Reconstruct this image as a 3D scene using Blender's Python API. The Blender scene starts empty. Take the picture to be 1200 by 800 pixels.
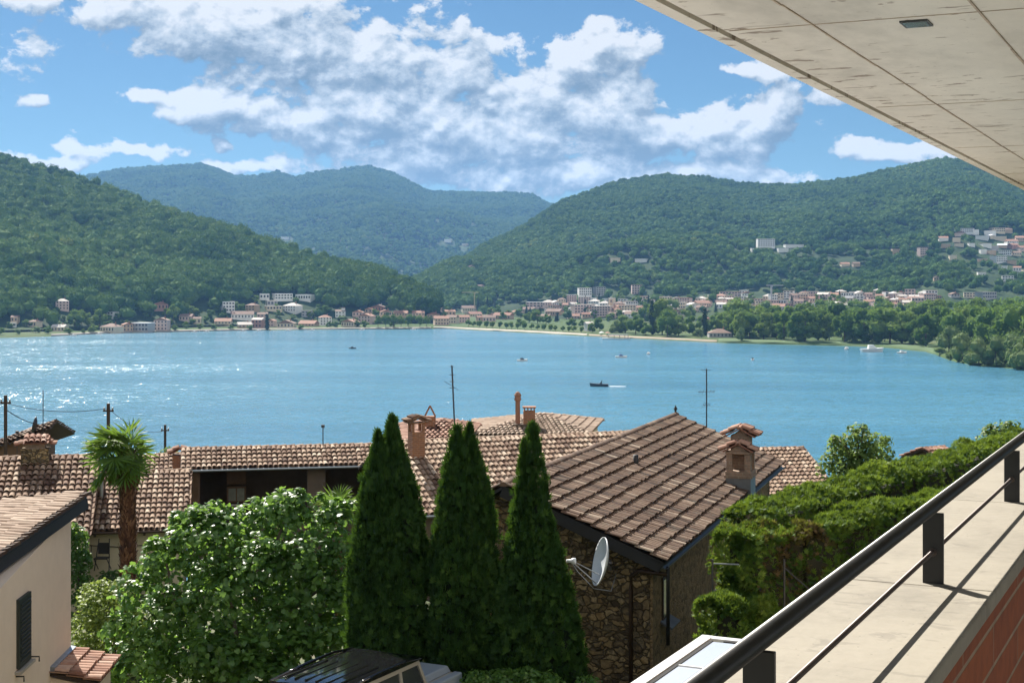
import bpy, math, random
import numpy as np
from mathutils import Vector, noise

# ------------------------------------------------------------------ camera, sky, sun, exposure
scene = bpy.context.scene
COL = scene.collection
F = 1733.0            # focal length in photograph pixels (1200 wide)
HORIZON = 335.0       # photograph row of the horizon
SUN_AZ, SUN_EL = -24.0, 41.5
LAKE_Z = -50.0        # the lake lies 50 m below the balcony

cam_d = bpy.data.cameras.new('camera')
cam_d.sensor_width = 36.0
cam_d.lens = F / 1200.0 * 36.0
cam_d.shift_y = -(400.0 - HORIZON) / 1200.0
cam_d.clip_start, cam_d.clip_end = 0.05, 60000.0
cam = bpy.data.objects.new('camera', cam_d)
COL.objects.link(cam)
cam.location = (0, 0, 0)
cam.rotation_euler = (math.radians(90), 0, 0)
scene.camera = cam

scene.render.engine = 'CYCLES'
cy = scene.cycles
cy.use_denoising = True
cy.max_bounces = 8
cy.diffuse_bounces = 3
cy.glossy_bounces = 3
cy.transmission_bounces = 6
cy.transparent_max_bounces = 8
cy.volume_bounces = 0
cy.sample_clamp_indirect = 4.0
cy.use_adaptive_sampling = True
cy.adaptive_threshold = 0.015
scene.view_settings.view_transform = 'Standard'
scene.view_settings.look = 'None'
scene.view_settings.gamma = 1.0
scene.view_settings.use_curve_mapping = False
scene.view_settings.exposure = 1.42

SKY_STRENGTH = 0.07
world = bpy.data.worlds.new('World')
scene.world = world
world.use_nodes = True
world.cycles.sampling_method = 'MANUAL'
world.cycles.sample_map_resolution = 256
WT = world.node_tree
WT.nodes.clear()


class NT:
    """small helper to wire nodes"""
    def __init__(s, tree):
        s.t = tree
    def n(s, kind, **kw):
        nd = s.t.nodes.new(kind)
        for k, v in kw.items():
            setattr(nd, k, v)
        return nd
    def l(s, a, b):
        s.t.links.new(a, b)
    def val(s, sock, v):
        if hasattr(v, 'is_output') or isinstance(v, bpy.types.NodeSocket):
            s.l(v, sock)
        else:
            sock.default_value = v
    def math(s, op, a, b=None, c=None, clamp=False):
        nd = s.n('ShaderNodeMath', operation=op, use_clamp=clamp)
        s.val(nd.inputs[0], a)
        if b is not None:
            s.val(nd.inputs[1], b)
        if c is not None:
            s.val(nd.inputs[2], c)
        return nd.outputs[0]
    def vmath(s, op, a, b=None, c=None):
        nd = s.n('ShaderNodeVectorMath', operation=op)
        s.val(nd.inputs[0], a)
        if b is not None:
            s.val(nd.inputs[1], b)
        if c is not None:
            s.val(nd.inputs[2], c)
        return nd.outputs['Value'] if op in ('LENGTH', 'DOT_PRODUCT', 'DISTANCE') else nd.outputs[0]
    def noise(s, vec, scale, detail=4, rough=0.55, dist=0.0, lac=2.0):
        nd = s.n('ShaderNodeTexNoise')
        if vec is not None:
            s.l(vec, nd.inputs['Vector'])
        nd.inputs['Scale'].default_value = scale
        nd.inputs['Detail'].default_value = detail
        nd.inputs['Roughness'].default_value = rough
        nd.inputs['Distortion'].default_value = dist
        nd.inputs['Lacunarity'].default_value = lac
        return nd.outputs['Fac']
    def ramp(s, fac, stops, interp='LINEAR'):
        nd = s.n('ShaderNodeValToRGB')
        cr = nd.color_ramp
        cr.interpolation = interp
        while len(cr.elements) < len(stops):
            cr.elements.new(0.5)
        for e, (p, c) in zip(cr.elements, stops):
            e.position = p
            e.color = (c[0], c[1], c[2], 1.0)
        s.l(fac, nd.inputs['Fac'])
        return nd.outputs['Color']
    def mix(s, fac, a, b, blend='MIX'):
        nd = s.n('ShaderNodeMix', data_type='RGBA', blend_type=blend)
        s.val(nd.inputs[0], fac)
        for sock, v in ((nd.inputs[6], a), (nd.inputs[7], b)):
            if isinstance(v, bpy.types.NodeSocket):
                s.l(v, sock)
            else:
                sock.default_value = (v[0], v[1], v[2], 1.0)
        return nd.outputs[2]
    def smooth(s, v, lo, hi):
        nd = s.n('ShaderNodeMapRange', interpolation_type='SMOOTHSTEP')
        s.val(nd.inputs[0], v)
        nd.inputs[1].default_value = lo
        nd.inputs[2].default_value = hi
        return nd.outputs[0]


def nrm0(v):
    q = sum(a * a for a in v) ** .5
    return [a / q for a in v]


CLOUD_BIAS = 0.03


def cloud_group():
    """cloud field over (azimuth tangent, elevation tangent): soft banks broken up by fractal noise"""
    g = bpy.data.node_groups.new('cloud_field', 'ShaderNodeTree')
    g.interface.new_socket('Vector', in_out='INPUT', socket_type='NodeSocketVector')
    g.interface.new_socket('Field', in_out='OUTPUT', socket_type='NodeSocketFloat')
    k = NT(g)
    gi, go = k.n('NodeGroupInput'), k.n('NodeGroupOutput')
    v = gi.outputs[0]
    w = k.n('ShaderNodeTexNoise')
    k.l(v, w.inputs['Vector'])
    w.inputs['Scale'].default_value = 26.0
    w.inputs['Detail'].default_value = 3.0
    off = k.vmath('SUBTRACT', w.outputs['Color'], (0.5, 0.5, 0.5))
    off = k.vmath('MULTIPLY', off, (0.030, 0.018, 0.0))
    vw = k.vmath('ADD', v, off)
    banks = [  # px, py, rx, ry, weight : cloud banks by bearing and elevation
        (60, 8, 90, 18, .75), (165, 22, 105, 30, .85), (255, 42, 115, 44, 1), (345, 62, 125, 54, 1), (440, 70, 125, 58, 1),
        (530, 72, 70, 46, .9), (300, 10, 200, 26, .75), (190, 121, 60, 12, .7), (275, 128, 105, 26, .9), (350, 142, 100, 32, .95),
        (430, 128, 130, 50, 1), (520, 148, 125, 62, 1), (600, 160, 110, 70, 1), (640, 112, 62, 50, .95), (672, 78, 52, 46, 1.05),
        (712, 52, 60, 34, 1), (700, 130, 120, 58, 1), (765, 158, 125, 54, 1), (830, 155, 80, 40, .95), (890, 150, 52, 42, 1),
        (915, 125, 30, 32, 1.1), (660, 205, 190, 32, .95), (810, 206, 170, 17, .8), (490, 188, 90, 36, .95), (400, 165, 80, 25, .7),
        (60, 124, 24, 8, .75), (95, 178, 24, 13, .7), (165, 183, 66, 13, .75), (265, 166, 18, 11, .75), (312, 196, 66, 13, .8),
        (60, 197, 80, 14, .8), (868, 87, 26, 8, .7), (912, 88, 30, 14, .6), (952, 116, 40, 18, .75), (1045, 179, 95, 15, .75),
        (1120, 204, 60, 14, .5), (20, 300, 60, 8, .3), (-120, 90, 160, 60, .9), (1400, 120, 200, 60, .8), (-420, 40, 260, 90, .8)]
    mask = None
    for px, py, rx, ry, wt in banks:
        sx, sy = F / rx, F / ry
        q = k.vmath('MULTIPLY_ADD', vw, (sx, sy, 0.0), (-(px - 600) / F * sx, -(HORIZON - py) / F * sy, 0.0))
        e = k.math('MULTIPLY_ADD', k.vmath('LENGTH', q), -wt, wt)
        mask = e if mask is None else k.math('SMOOTH_MAX', mask, e, 0.35)
    vs = k.vmath('MULTIPLY', v, (1.0, 1.35, 1.0))
    f1 = k.noise(vs, 21.0, 10, 0.62, 0.2)
    f2 = k.noise(vs, 75.0, 5, 0.6, 0.0)
    fld = k.math('MULTIPLY_ADD', k.math('SUBTRACT', f1, 0.5), 2.9, mask)
    fld = k.math('MULTIPLY_ADD', k.math('SUBTRACT', f2, 0.5), 0.75, fld)
    vo = k.n('ShaderNodeTexVoronoi')
    k.l(k.vmath('ADD', vs, k.vmath('MULTIPLY', off, (.5, .5, 0))), vo.inputs['Vector'])
    vo.inputs['Scale'].default_value = 34.0
    vo.inputs['Detail'].default_value = 2.0
    vo.inputs['Roughness'].default_value = 0.5
    vo.normalize = True
    fld = k.math('MULTIPLY_ADD', k.math('SUBTRACT', 0.42, vo.outputs['Distance']), 0.55, fld)
    fld = k.math('ADD', fld, CLOUD_BIAS)
    k.l(fld, go.inputs[0])
    return g


def build_world():
    k = NT(WT)
    out = k.n('ShaderNodeOutputWorld')
    bg = k.n('ShaderNodeBackground')
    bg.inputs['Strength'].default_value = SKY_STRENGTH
    sky = k.n('ShaderNodeTexSky', sky_type='NISHITA')
    sky.sun_disc = False
    sky.sun_elevation = math.radians(SUN_EL)
    sky.sun_rotation = math.radians(SUN_AZ)
    sky.altitude = 300
    sky.air_density = 1.0
    sky.dust_density = 0.25
    sky.ozone_density = 2.6
    skyc = k.mix(1.0, sky.outputs[0], (0.20, 0.285, 0.345), 'MULTIPLY')     # clear mountain air
    tc = k.n('ShaderNodeTexCoord')
    sep = k.n('ShaderNodeSeparateXYZ')
    k.l(tc.outputs['Generated'], sep.inputs[0])
    az = k.math('ARCTAN2', sep.outputs[0], sep.outputs[1])
    hyp = k.math('SQRT', k.math('ADD', k.math('MULTIPLY', sep.outputs[0], sep.outputs[0]),
                                k.math('MULTIPLY', sep.outputs[1], sep.outputs[1])))
    el = k.math('DIVIDE', sep.outputs[2], k.math('MAXIMUM', hyp, 0.05))
    cmb = k.n('ShaderNodeCombineXYZ')
    k.l(az, cmb.inputs[0])
    k.l(el, cmb.inputs[1])
    g = cloud_group()
    ga = k.n('ShaderNodeGroup', node_tree=g)
    k.l(cmb.outputs[0], ga.inputs[0])
    lit = k.vmath('ADD', cmb.outputs[0], (-0.009, 0.019, 0.0))     # towards the sun
    gb = k.n('ShaderNodeGroup', node_tree=g)
    k.l(lit, gb.inputs[0])
    a, b = ga.outputs[0], gb.outputs[0]
    dens = k.smooth(a, 0.10, 0.34)
    depth = k.smooth(a, 0.35, 1.5)
    relief = k.math('MULTIPLY_ADD', k.math('SUBTRACT', a, b), 0.56, 0.56)
    near = k.vmath('ADD', cmb.outputs[0], (-0.0025, 0.0055, 0.0))
    gc = k.n('ShaderNodeGroup', node_tree=g)
    k.l(near, gc.inputs[0])
    relief = k.math('MULTIPLY_ADD', k.math('SUBTRACT', a, gc.outputs[0]), 0.75, relief)
    relief = k.math('SUBTRACT', relief, k.math('MULTIPLY', depth, 0.20), clamp=True)
    ccol = k.ramp(relief, [(0.0, (1.05, 1.42, 1.8)), (0.35, (1.75, 2.1, 2.45)), (0.65, (3.0, 3.35, 3.65)), (1.0, (4.7, 4.75, 4.8))])
    col = k.mix(k.math('MULTIPLY', dens, 0.95), skyc, ccol)
    # added out of view: bright cloud bank behind the house, as fill light
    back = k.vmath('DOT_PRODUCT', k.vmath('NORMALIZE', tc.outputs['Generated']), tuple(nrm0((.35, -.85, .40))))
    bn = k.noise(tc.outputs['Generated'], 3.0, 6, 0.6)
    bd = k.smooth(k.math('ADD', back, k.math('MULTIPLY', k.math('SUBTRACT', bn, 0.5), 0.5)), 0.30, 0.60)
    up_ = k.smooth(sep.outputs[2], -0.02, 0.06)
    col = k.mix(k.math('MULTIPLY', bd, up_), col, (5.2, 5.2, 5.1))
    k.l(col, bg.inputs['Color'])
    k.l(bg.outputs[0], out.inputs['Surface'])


build_world()

sun_d = bpy.data.lights.new('sun', 'SUN')
sun_d.energy = 4.5
sun_d.angle = math.radians(0.5)
sun_d.color = (1.0, 0.94, 0.84)
sun = bpy.data.objects.new('sun', sun_d)
COL.objects.link(sun)
_a, _e = math.radians(SUN_AZ), math.radians(SUN_EL)
to_sun = Vector((math.sin(_a) * math.cos(_e), math.cos(_a) * math.cos(_e), math.sin(_e)))
sun.rotation_euler = to_sun.to_track_quat('Z', 'Y').to_euler()
sun.location = to_sun * 200

# ------------------------------------------------------------------ helpers
RNG = np.random.default_rng(7)
ORG = {}


def P(px, py, y):
    """the world point seen at photograph pixel (px, py) at distance y"""
    return np.array(((px - 600) / F * y, y, (HORIZON - py) / F * y))


def Pz(px, py, z):
    return P(px, py, z * F / (HORIZON - py))


def nrm(v):
    v = np.asarray(v, float)
    return v / np.linalg.norm(v)


def tag(o, label=None, cat=None, group=None, kind=None):
    for k_, v_ in (('label', label), ('category', cat), ('group', group), ('kind', kind)):
        if v_:
            o[k_] = v_
    return o


def empty(name, loc, label, cat, group=None):
    o = bpy.data.objects.new(name, None)
    COL.objects.link(o)
    o.location = tuple(float(c) for c in loc)
    ORG[o.name] = np.array(loc, float)
    return tag(o, label, cat, group)


def link_mesh(name, me, parent=None, origin=None):
    o = bpy.data.objects.new(name, me)
    COL.objects.link(o)
    if parent is not None:
        o.parent = parent
        ORG[o.name] = ORG[parent.name]
    else:
        ORG[o.name] = np.zeros(3) if origin is None else np.array(origin, float)
        o.location = tuple(ORG[o.name])
    return o


class MB:
    """collects shapes in world coordinates and builds them as one mesh object"""
    def __init__(s):
        s.v, s.f, s.t, s.n = [], [], [], 0
    def add(s, v, f, tint=0.5):
        v = np.asarray(v, float).reshape(-1, 3)
        s.v.append(v)
        s.f += [tuple(int(i) + s.n for i in q) for q in f]
        s.t += [tint] * len(f) if np.isscalar(tint) else list(tint)
        s.n += len(v)
        return s
    def box(s, c, size, ax=None, tint=0.5):
        ax = np.eye(3) if ax is None else np.asarray(ax, float)
        hx, hy, hz = [0.5 * q for q in size]
        v = [np.asarray(c, float) + ax[0] * (i * hx) + ax[1] * (j * hy) + ax[2] * (k_ * hz)
             for k_ in (-1, 1) for j in (-1, 1) for i in (-1, 1)]
        f = [(0, 2, 3, 1), (4, 5, 7, 6), (0, 1, 5, 4), (1, 3, 7, 5), (3, 2, 6, 7), (2, 0, 4, 6)]
        return s.add(v, f, tint)
    def prism(s, poly, vec, tint=0.5):
        """polygon extruded along vec"""
        p = np.asarray(poly, float)
        n = len(p)
        v = np.vstack([p, p + np.asarray(vec, float)])
        f = [tuple(range(n))[::-1], tuple(range(n, 2 * n))] + [(i, (i + 1) % n, n + (i + 1) % n, n + i) for i in range(n)]
        return s.add(v, f, tint)
    def tube(s, pts, rad, n=8, tint=0.5, cap=True):
        pts = [np.asarray(p, float) for p in pts]
        if np.isscalar(rad):
            rad = [rad] * len(pts)
        v, f = [], []
        for i, p in enumerate(pts):
            d = nrm(pts[min(i + 1, len(pts) - 1)] - pts[max(i - 1, 0)])
            a = np.cross(d, (0, 0, 1)) if abs(d[2]) < 0.95 else np.cross(d, (1, 0, 0))
            a = nrm(a)
            b = np.cross(d, a)
            for j in range(n):
                t = 2 * math.pi * j / n
                v.append(p + rad[i] * (a * math.cos(t) + b * math.sin(t)))
        for i in range(len(pts) - 1):
            for j in range(n):
                f.append((i * n + j, i * n + (j + 1) % n, (i + 1) * n + (j + 1) % n, (i + 1) * n + j))
        if cap:
            f.append(tuple(range(n))[::-1])
            f.append(tuple(range((len(pts) - 1) * n, len(pts) * n)))
        return s.add(v, f, tint)
    def lathe(s, prof, c, n=12, axis=(0, 0, 1), tint=0.5):
        axis = nrm(axis)
        a = nrm(np.cross(axis, (0, 0, 1)) if abs(axis[2]) < 0.9 else np.cross(axis, (1, 0, 0)))
        b = np.cross(axis, a)
        v, f = [], []
        for r, h in prof:
            for j in range(n):
                t = 2 * math.pi * j / n
                v.append(np.asarray(c, float) + axis * h + r * (a * math.cos(t) + b * math.sin(t)))
        for i in range(len(prof) - 1):
            for j in range(n):
                f.append((i * n + j, i * n + (j + 1) % n, (i + 1) * n + (j + 1) % n, (i + 1) * n + j))
        return s.add(v, f, tint)
    def mesh(s, name, origin):
        me = bpy.data.meshes.new(name)
        v = np.vstack(s.v) - origin
        me.from_pydata(v.tolist(), [], s.f)
        at = me.attributes.new('tint', 'FLOAT', 'FACE')
        at.data.foreach_set('value', np.asarray(s.t, np.float32))
        return me
    def build(s, name, mat, parent=None, origin=None, smooth=False, bevel=0.0):
        org = ORG[parent.name] if parent is not None else (np.zeros(3) if origin is None else np.asarray(origin, float))
        me = s.mesh(name, org)
        me.materials.append(mat)
        if smooth:
            me.polygons.foreach_set('use_smooth', [True] * len(me.polygons))
        o = link_mesh(name, me, parent, origin)
        if bevel:
            m = o.modifiers.new('bevel', 'BEVEL')
            m.width = bevel
            m.segments = 2
            m.limit_method = 'ANGLE'
        return o


def raw_mesh(name, V, Fc, tint, mat, smooth=False):
    """fast mesh from an (N,3) array and an (M,k) face array"""
    me = bpy.data.meshes.new(name)
    V = np.ascontiguousarray(V, np.float32)
    Fc = np.ascontiguousarray(Fc, np.int32)
    m, q = Fc.shape
    me.vertices.add(len(V))
    me.vertices.foreach_set('co', V.ravel())
    me.loops.add(m * q)
    me.loops.foreach_set('vertex_index', Fc.ravel())
    me.polygons.add(m)
    me.polygons.foreach_set('loop_start', np.arange(0, m * q, q, dtype=np.int32))
    at = me.attributes.new('tint', 'FLOAT', 'FACE')
    at.data.foreach_set('value', np.ascontiguousarray(tint, np.float32))
    if smooth:
        me.polygons.foreach_set('use_smooth', np.ones(m, bool))
    me.update(calc_edges=True)
    me.materials.append(mat)
    return me


def spread(proto_v, proto_f, pos, normal, up, scale, tint):
    """copies of one leaf shape: its z goes to normal, its y as near as may be to up"""
    N = len(pos)
    nz = normal / np.linalg.norm(normal, axis=1, keepdims=True)
    y = up - nz * np.sum(up * nz, axis=1, keepdims=True)
    y /= np.maximum(np.linalg.norm(y, axis=1, keepdims=True), 1e-6)
    x = np.cross(y, nz)
    pv = np.asarray(proto_v, float)
    sc = np.asarray(scale, float).reshape(N, 1, 1)
    V = pos[:, None, :] + sc * (pv[None, :, 0:1] * x[:, None, :] + pv[None, :, 1:2] * y[:, None, :] + pv[None, :, 2:3] * nz[:, None, :])
    pf = np.asarray(proto_f, int)
    Fc = pf[None, :, :] + (np.arange(N) * len(pv))[:, None, None]
    return V.reshape(-1, 3), Fc.reshape(-1, pf.shape[1]), np.repeat(tint, len(pf))


def join(parts):
    V, Fc, T, n = [], [], [], 0
    for v, f, t in parts:
        V.append(v)
        Fc.append(f + n)
        T.append(t)
        n += len(v)
    return np.vstack(V), np.vstack(Fc), np.concatenate(T)


def rand_dirs(n, rng):
    d = rng.normal(size=(n, 3))
    return d / np.linalg.norm(d, axis=1, keepdims=True)


def ico(sub=2):
    import bmesh
    bm = bmesh.new()
    bmesh.ops.create_icosphere(bm, subdivisions=sub, radius=1.0)
    v = np.array([x.co[:] for x in bm.verts])
    f = np.array([[q.index for q in x.verts] for x in bm.faces])
    bm.free()
    return v, f


ICO2, ICO1 = ico(2), ico(1)


def vnoise(p, scale, seed=0.0):
    return np.array([noise.noise(Vector((q[0] * scale + seed, q[1] * scale - seed, q[2] * scale))) for q in p])


# ------------------------------------------------------------------ materials
def new_mat(name):
    m = bpy.data.materials.new(name)
    m.use_nodes = True
    m.node_tree.nodes.clear()
    k = NT(m.node_tree)
    out = k.n('ShaderNodeOutputMaterial')
    bs = k.n('ShaderNodeBsdfPrincipled')
    k.l(bs.outputs[0], out.inputs['Surface'])
    return m, k, bs, out


def bump(k, bs, h, strength=0.5, dist=0.02):
    b = k.n('ShaderNodeBump')
    b.inputs['Strength'].default_value = strength
    b.inputs['Distance'].default_value = dist
    k.l(h, b.inputs['Height'])
    k.l(b.outputs[0], bs.inputs['Normal'])


def plain(name, c, var=0.15, scale=6.0, rough=0.75, bmp=0.2, dist=0.01, metal=0.0, spec=0.5):
    """one colour broken up by fractal noise, with a fine bump"""
    m, k, bs, out = new_mat(name)
    geo = k.n('ShaderNodeNewGeometry')
    n1 = k.noise(geo.outputs['Position'], scale, 6, 0.62)
    n2 = k.noise(geo.outputs['Position'], scale * 0.17, 3, 0.5)
    f = k.math('ADD', k.math('MULTIPLY', n1, 0.6), k.math('MULTIPLY', n2, 0.4))
    lo = [q * (1 - var * 1.6) for q in c]
    hi = [q * (1 + var * 1.6) for q in c]
    k.l(k.ramp(f, [(0.25, lo), (0.5, c), (0.75, hi)]), bs.inputs['Base Color'])
    bs.inputs['Roughness'].default_value = rough
    bs.inputs['Metallic'].default_value = metal
    bs.inputs['Specular IOR Level'].default_value = spec
    if bmp:
        bump(k, bs, n1, bmp, dist)
    return m


def tinted(name, stops, rough=0.8, scale=8.0, stain=None, stain_amt=0.5, spec=0.3):
    """colour by the per-piece tint (each tile or leaf its own), with blotches of a stain colour"""
    m, k, bs, out = new_mat(name)
    at = k.n('ShaderNodeAttribute', attribute_name='tint')
    geo = k.n('ShaderNodeNewGeometry')
    n1 = k.noise(geo.outputs['Position'], scale, 5, 0.65)
    f = k.math('ADD', at.outputs['Fac'], k.math('MULTIPLY', k.math('SUBTRACT', n1, 0.5), 0.5), clamp=True)
    c = k.ramp(f, stops)
    if stain:
        n2 = k.noise(geo.outputs['Position'], scale * 0.35, 6, 0.7)
        c = k.mix(k.math('MULTIPLY', k.smooth(n2, 0.52, 0.68), stain_amt), c, stain)
    k.l(c, bs.inputs['Base Color'])
    bs.inputs['Roughness'].default_value = rough
    bs.inputs['Specular IOR Level'].default_value = spec
    bump(k, bs, n1, 0.3, 0.01)
    return m


def leafy(name, stops, rough=0.5, trans=0.35, spec=0.4, per_object=False, tcol=None):
    """leaf colour by tint, part of the light passing through the leaf"""
    m, k, bs, out = new_mat(name)
    at = k.n('ShaderNodeAttribute', attribute_name='tint')
    f = at.outputs['Fac']
    if per_object:
        oi = k.n('ShaderNodeObjectInfo')
        f = k.math('ADD', k.math('MULTIPLY', f, 0.45), k.math('MULTIPLY', oi.outputs['Random'], 0.6), clamp=True)
        if name == 'wood_leaf':
            tn = k.n('ShaderNodeAttribute', attribute_name='tone', attribute_type='INSTANCER')
            f = k.math('ADD', k.math('MULTIPLY_ADD', oi.outputs['Random'], 0.45, k.math('MULTIPLY', at.outputs['Fac'], 0.25)), tn.outputs['Fac'], clamp=True)
    c = k.ramp(f, stops)
    k.l(c, bs.inputs['Base Color'])
    bs.inputs['Roughness'].default_value = rough
    bs.inputs['Specular IOR Level'].default_value = spec
    if trans:
        tr = k.n('ShaderNodeBsdfTranslucent')
        k.l(k.mix(0.5, c, tcol or (0.16, 0.26, 0.02), 'MIX'), tr.inputs['Color'])
        mx = k.n('ShaderNodeMixShader')
        mx.inputs[0].default_value = trans
        k.l(bs.outputs[0], mx.inputs[1])
        k.l(tr.outputs[0], mx.inputs[2])
        k.l(mx.outputs[0], out.inputs['Surface'])
    return m


def concrete(name, c, streak=(1, 1, 1), spots=0.0, rough=0.8, scale=3.0, mark=(0.16, 0.11, 0.075)):
    m, k, bs, out = new_mat(name)
    geo = k.n('ShaderNodeNewGeometry')
    mp = k.n('ShaderNodeMapping')
    mp.inputs['Rotation'].default_value = (0, 0, math.radians(-25.6))
    mp.vector_type = 'TEXTURE'
    k.l(geo.outputs['Position'], mp.inputs[0])
    v = k.vmath('MULTIPLY', mp.outputs[0], streak)
    n1 = k.noise(v, scale, 8, 0.62)
    n2 = k.noise(v, scale * 9, 5, 0.6)
    n3 = k.noise(v, scale * 0.35, 3, 0.5)
    f = k.math('ADD', k.math('MULTIPLY', n1, 0.5), k.math('ADD', k.math('MULTIPLY', n2, 0.2), k.math('MULTIPLY', n3, 0.3)))
    col = k.ramp(f, [(0.3, [q * 0.62 for q in c]), (0.5, c), (0.7, [min(q * 1.2, .9) for q in c])])
    if spots:
        vs = k.vmath('MULTIPLY', mp.outputs[0], (2.6, 6.0, 1.0))
        ns = k.noise(vs, 2.1, 4, 0.62, 0.6)
        nb = k.noise(mp.outputs[0], 0.9, 2, 0.5)
        sp = k.math('MULTIPLY', k.smooth(k.math('ADD', ns, k.math('MULTIPLY', k.math('SUBTRACT', nb, 0.5), 0.35)), 0.615, 0.67), spots)
        col = k.mix(sp, col, mark)
    pits = k.n('ShaderNodeTexVoronoi')
    k.l(mp.outputs[0], pits.inputs['Vector'])
    pits.inputs['Scale'].default_value = 26.0
    hole = k.smooth(pits.outputs['Distance'], 0.10, 0.04)
    col = k.mix(k.math('MULTIPLY', hole, 0.55), col, [q * 0.4 for q in c])
    k.l(col, bs.inputs['Base Color'])
    bs.inputs['Roughness'].default_value = rough
    bump(k, bs, k.math('SUBTRACT', n2, k.math('MULTIPLY', hole, 0.6)), 0.35, 0.006)
    return m


def stone(name, cols, mortar, scale=2.6, depth=0.05):
    """rubble masonry: irregular stones of mixed colours set in recessed mortar"""
    m, k, bs, out = new_mat(name)
    geo = k.n('ShaderNodeNewGeometry')
    w = k.n('ShaderNodeTexNoise')
    k.l(geo.outputs['Position'], w.inputs['Vector'])
    w.inputs['Scale'].default_value = 2.2
    p = k.vmath('ADD', geo.outputs['Position'], k.vmath('MULTIPLY', k.vmath('SUBTRACT', w.outputs['Color'], (.5, .5, .5)), (.50, .50, .34)))
    w2 = k.n('ShaderNodeTexNoise')
    k.l(geo.outputs['Position'], w2.inputs['Vector'])
    w2.inputs['Scale'].default_value = 9.0
    p = k.vmath('ADD', p, k.vmath('MULTIPLY', k.vmath('SUBTRACT', w2.outputs['Color'], (.5, .5, .5)), (.12, .12, .10)))
    p = k.vmath('MULTIPLY', p, (1, 1, 1.75))
    va = k.n('ShaderNodeTexVoronoi')
    ve = k.n('ShaderNodeTexVoronoi', feature='DISTANCE_TO_EDGE')
    for q in (va, ve):
        k.l(p, q.inputs['Vector'])
        q.inputs['Scale'].default_value = scale
    sep = k.n('ShaderNodeSeparateColor')
    k.l(va.outputs['Color'], sep.inputs[0])
    n1 = k.noise(geo.outputs['Position'], 9.0, 6, 0.65)
    f = k.math('ADD', sep.outputs[0], k.math('MULTIPLY', k.math('SUBTRACT', n1, 0.5), 0.9), clamp=True)
    c = k.ramp(f, [(i / (len(cols) - 1), q) for i, q in enumerate(cols)])
    edge = k.smooth(ve.outputs['Distance'], 0.005, 0.13)
    c = k.mix(edge, mortar, c)
    k.l(c, bs.inputs['Base Color'])
    bs.inputs['Roughness'].default_value = 0.9
    bs.inputs['Specular IOR Level'].default_value = 0.2
    bump(k, bs, k.math('ADD', edge, k.math('MULTIPLY', n1, 0.5)), 1.0, depth)
    return m


def bricks(name, c1, c2, mortar, w=0.26, h=0.075, rot=0.0):
    m, k, bs, out = new_mat(name)
    geo = k.n('ShaderNodeNewGeometry')
    mp = k.n('ShaderNodeMapping')
    mp.vector_type = 'TEXTURE'
    mp.inputs['Rotation'].default_value = (0, 0, rot)
    k.l(geo.outputs['Position'], mp.inputs[0])
    sep = k.n('ShaderNodeSeparateXYZ')
    k.l(mp.outputs[0], sep.inputs[0])
    cmb = k.n('ShaderNodeCombineXYZ')
    k.l(k.math('ADD', sep.outputs[0], sep.outputs[1]), cmb.inputs[0])
    k.l(sep.outputs[2], cmb.inputs[1])
    br = k.n('ShaderNodeTexBrick')
    k.l(cmb.outputs[0], br.inputs['Vector'])
    br.inputs['Scale'].default_value = 1.0
    br.inputs['Brick Width'].default_value = w
    br.inputs['Row Height'].default_value = h
    br.inputs['Mortar Size'].default_value = 0.007
    br.inputs['Mortar Smooth'].default_value = 0.3
    br.inputs['Color1'].default_value = (*c1, 1)
    br.inputs['Color2'].default_value = (*c2, 1)
    br.inputs['Mortar'].default_value = (*mortar, 1)
    n1 = k.noise(geo.outputs['Position'], 14.0, 6, 0.65)
    c = k.mix(0.55, br.outputs['Color'], k.ramp(n1, [(0.3, (.55, .5, .5)), (0.7, (1.3, 1.25, 1.2))]), 'MULTIPLY')
    k.l(c, bs.inputs['Base Color'])
    bs.inputs['Roughness'].default_value = 0.85
    bump(k, bs, k.math('SUBTRACT', k.math('MULTIPLY', n1, 0.5), br.outputs['Fac']), 0.6, 0.008)
    return m


M = {}
M['concrete_ceiling'] = concrete('concrete_ceiling', (0.66, 0.625, 0.56), (1.0, 0.45, 1), spots=0.75, scale=1.6)
M['concrete_joint'] = plain('concrete_joint', (0.42, 0.34, 0.265), 0.4, 10)
M['concrete_coping'] = concrete('concrete_coping', (0.255, 0.23, 0.185), (1, 1, 1), spots=0.4, scale=3.0, mark=(.13, .115, .095))
M['concrete_edge'] = concrete('concrete_edge', (0.30, 0.275, 0.235), (1, 1, 1), spots=0.0, scale=4)
M['floor_tile'] = plain('floor_tile', (0.52, 0.48, 0.42), 0.08, 4, 0.5)
M['parapet_brick'] = bricks('parapet_brick', (0.30, 0.078, 0.023), (0.245, 0.062, 0.02), (0.30, 0.22, 0.15), 1.5, 0.115, math.radians(25.6))
M['rail_paint'] = plain('rail_paint', (0.011, 0.012, 0.014), 0.3, 30, 0.42, 0.05, 0.002)
M['rod_steel'] = plain('rod_steel', (0.075, 0.055, 0.05), 0.25, 40, 0.45, 0.05, 0.002, 0.3)
M['lamp_dark'] = plain('lamp_dark', (0.05, 0.055, 0.06), 0.1, 20, 0.4, 0)
M['lamp_glass'] = plain('lamp_glass', (0.16, 0.18, 0.2), 0.1, 20, 0.15, 0)
M['tile_old'] = tinted('tile_old', [(0.0, (.034, .021, .015)), (0.25, (.070, .039, .026)), (0.5, (.112, .068, .046)), (0.75, (.175, .115, .079)), (1.0, (.34, .265, .20))],
                       0.9, 9.0, (0.10, 0.10, 0.075), 0.45)
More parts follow.
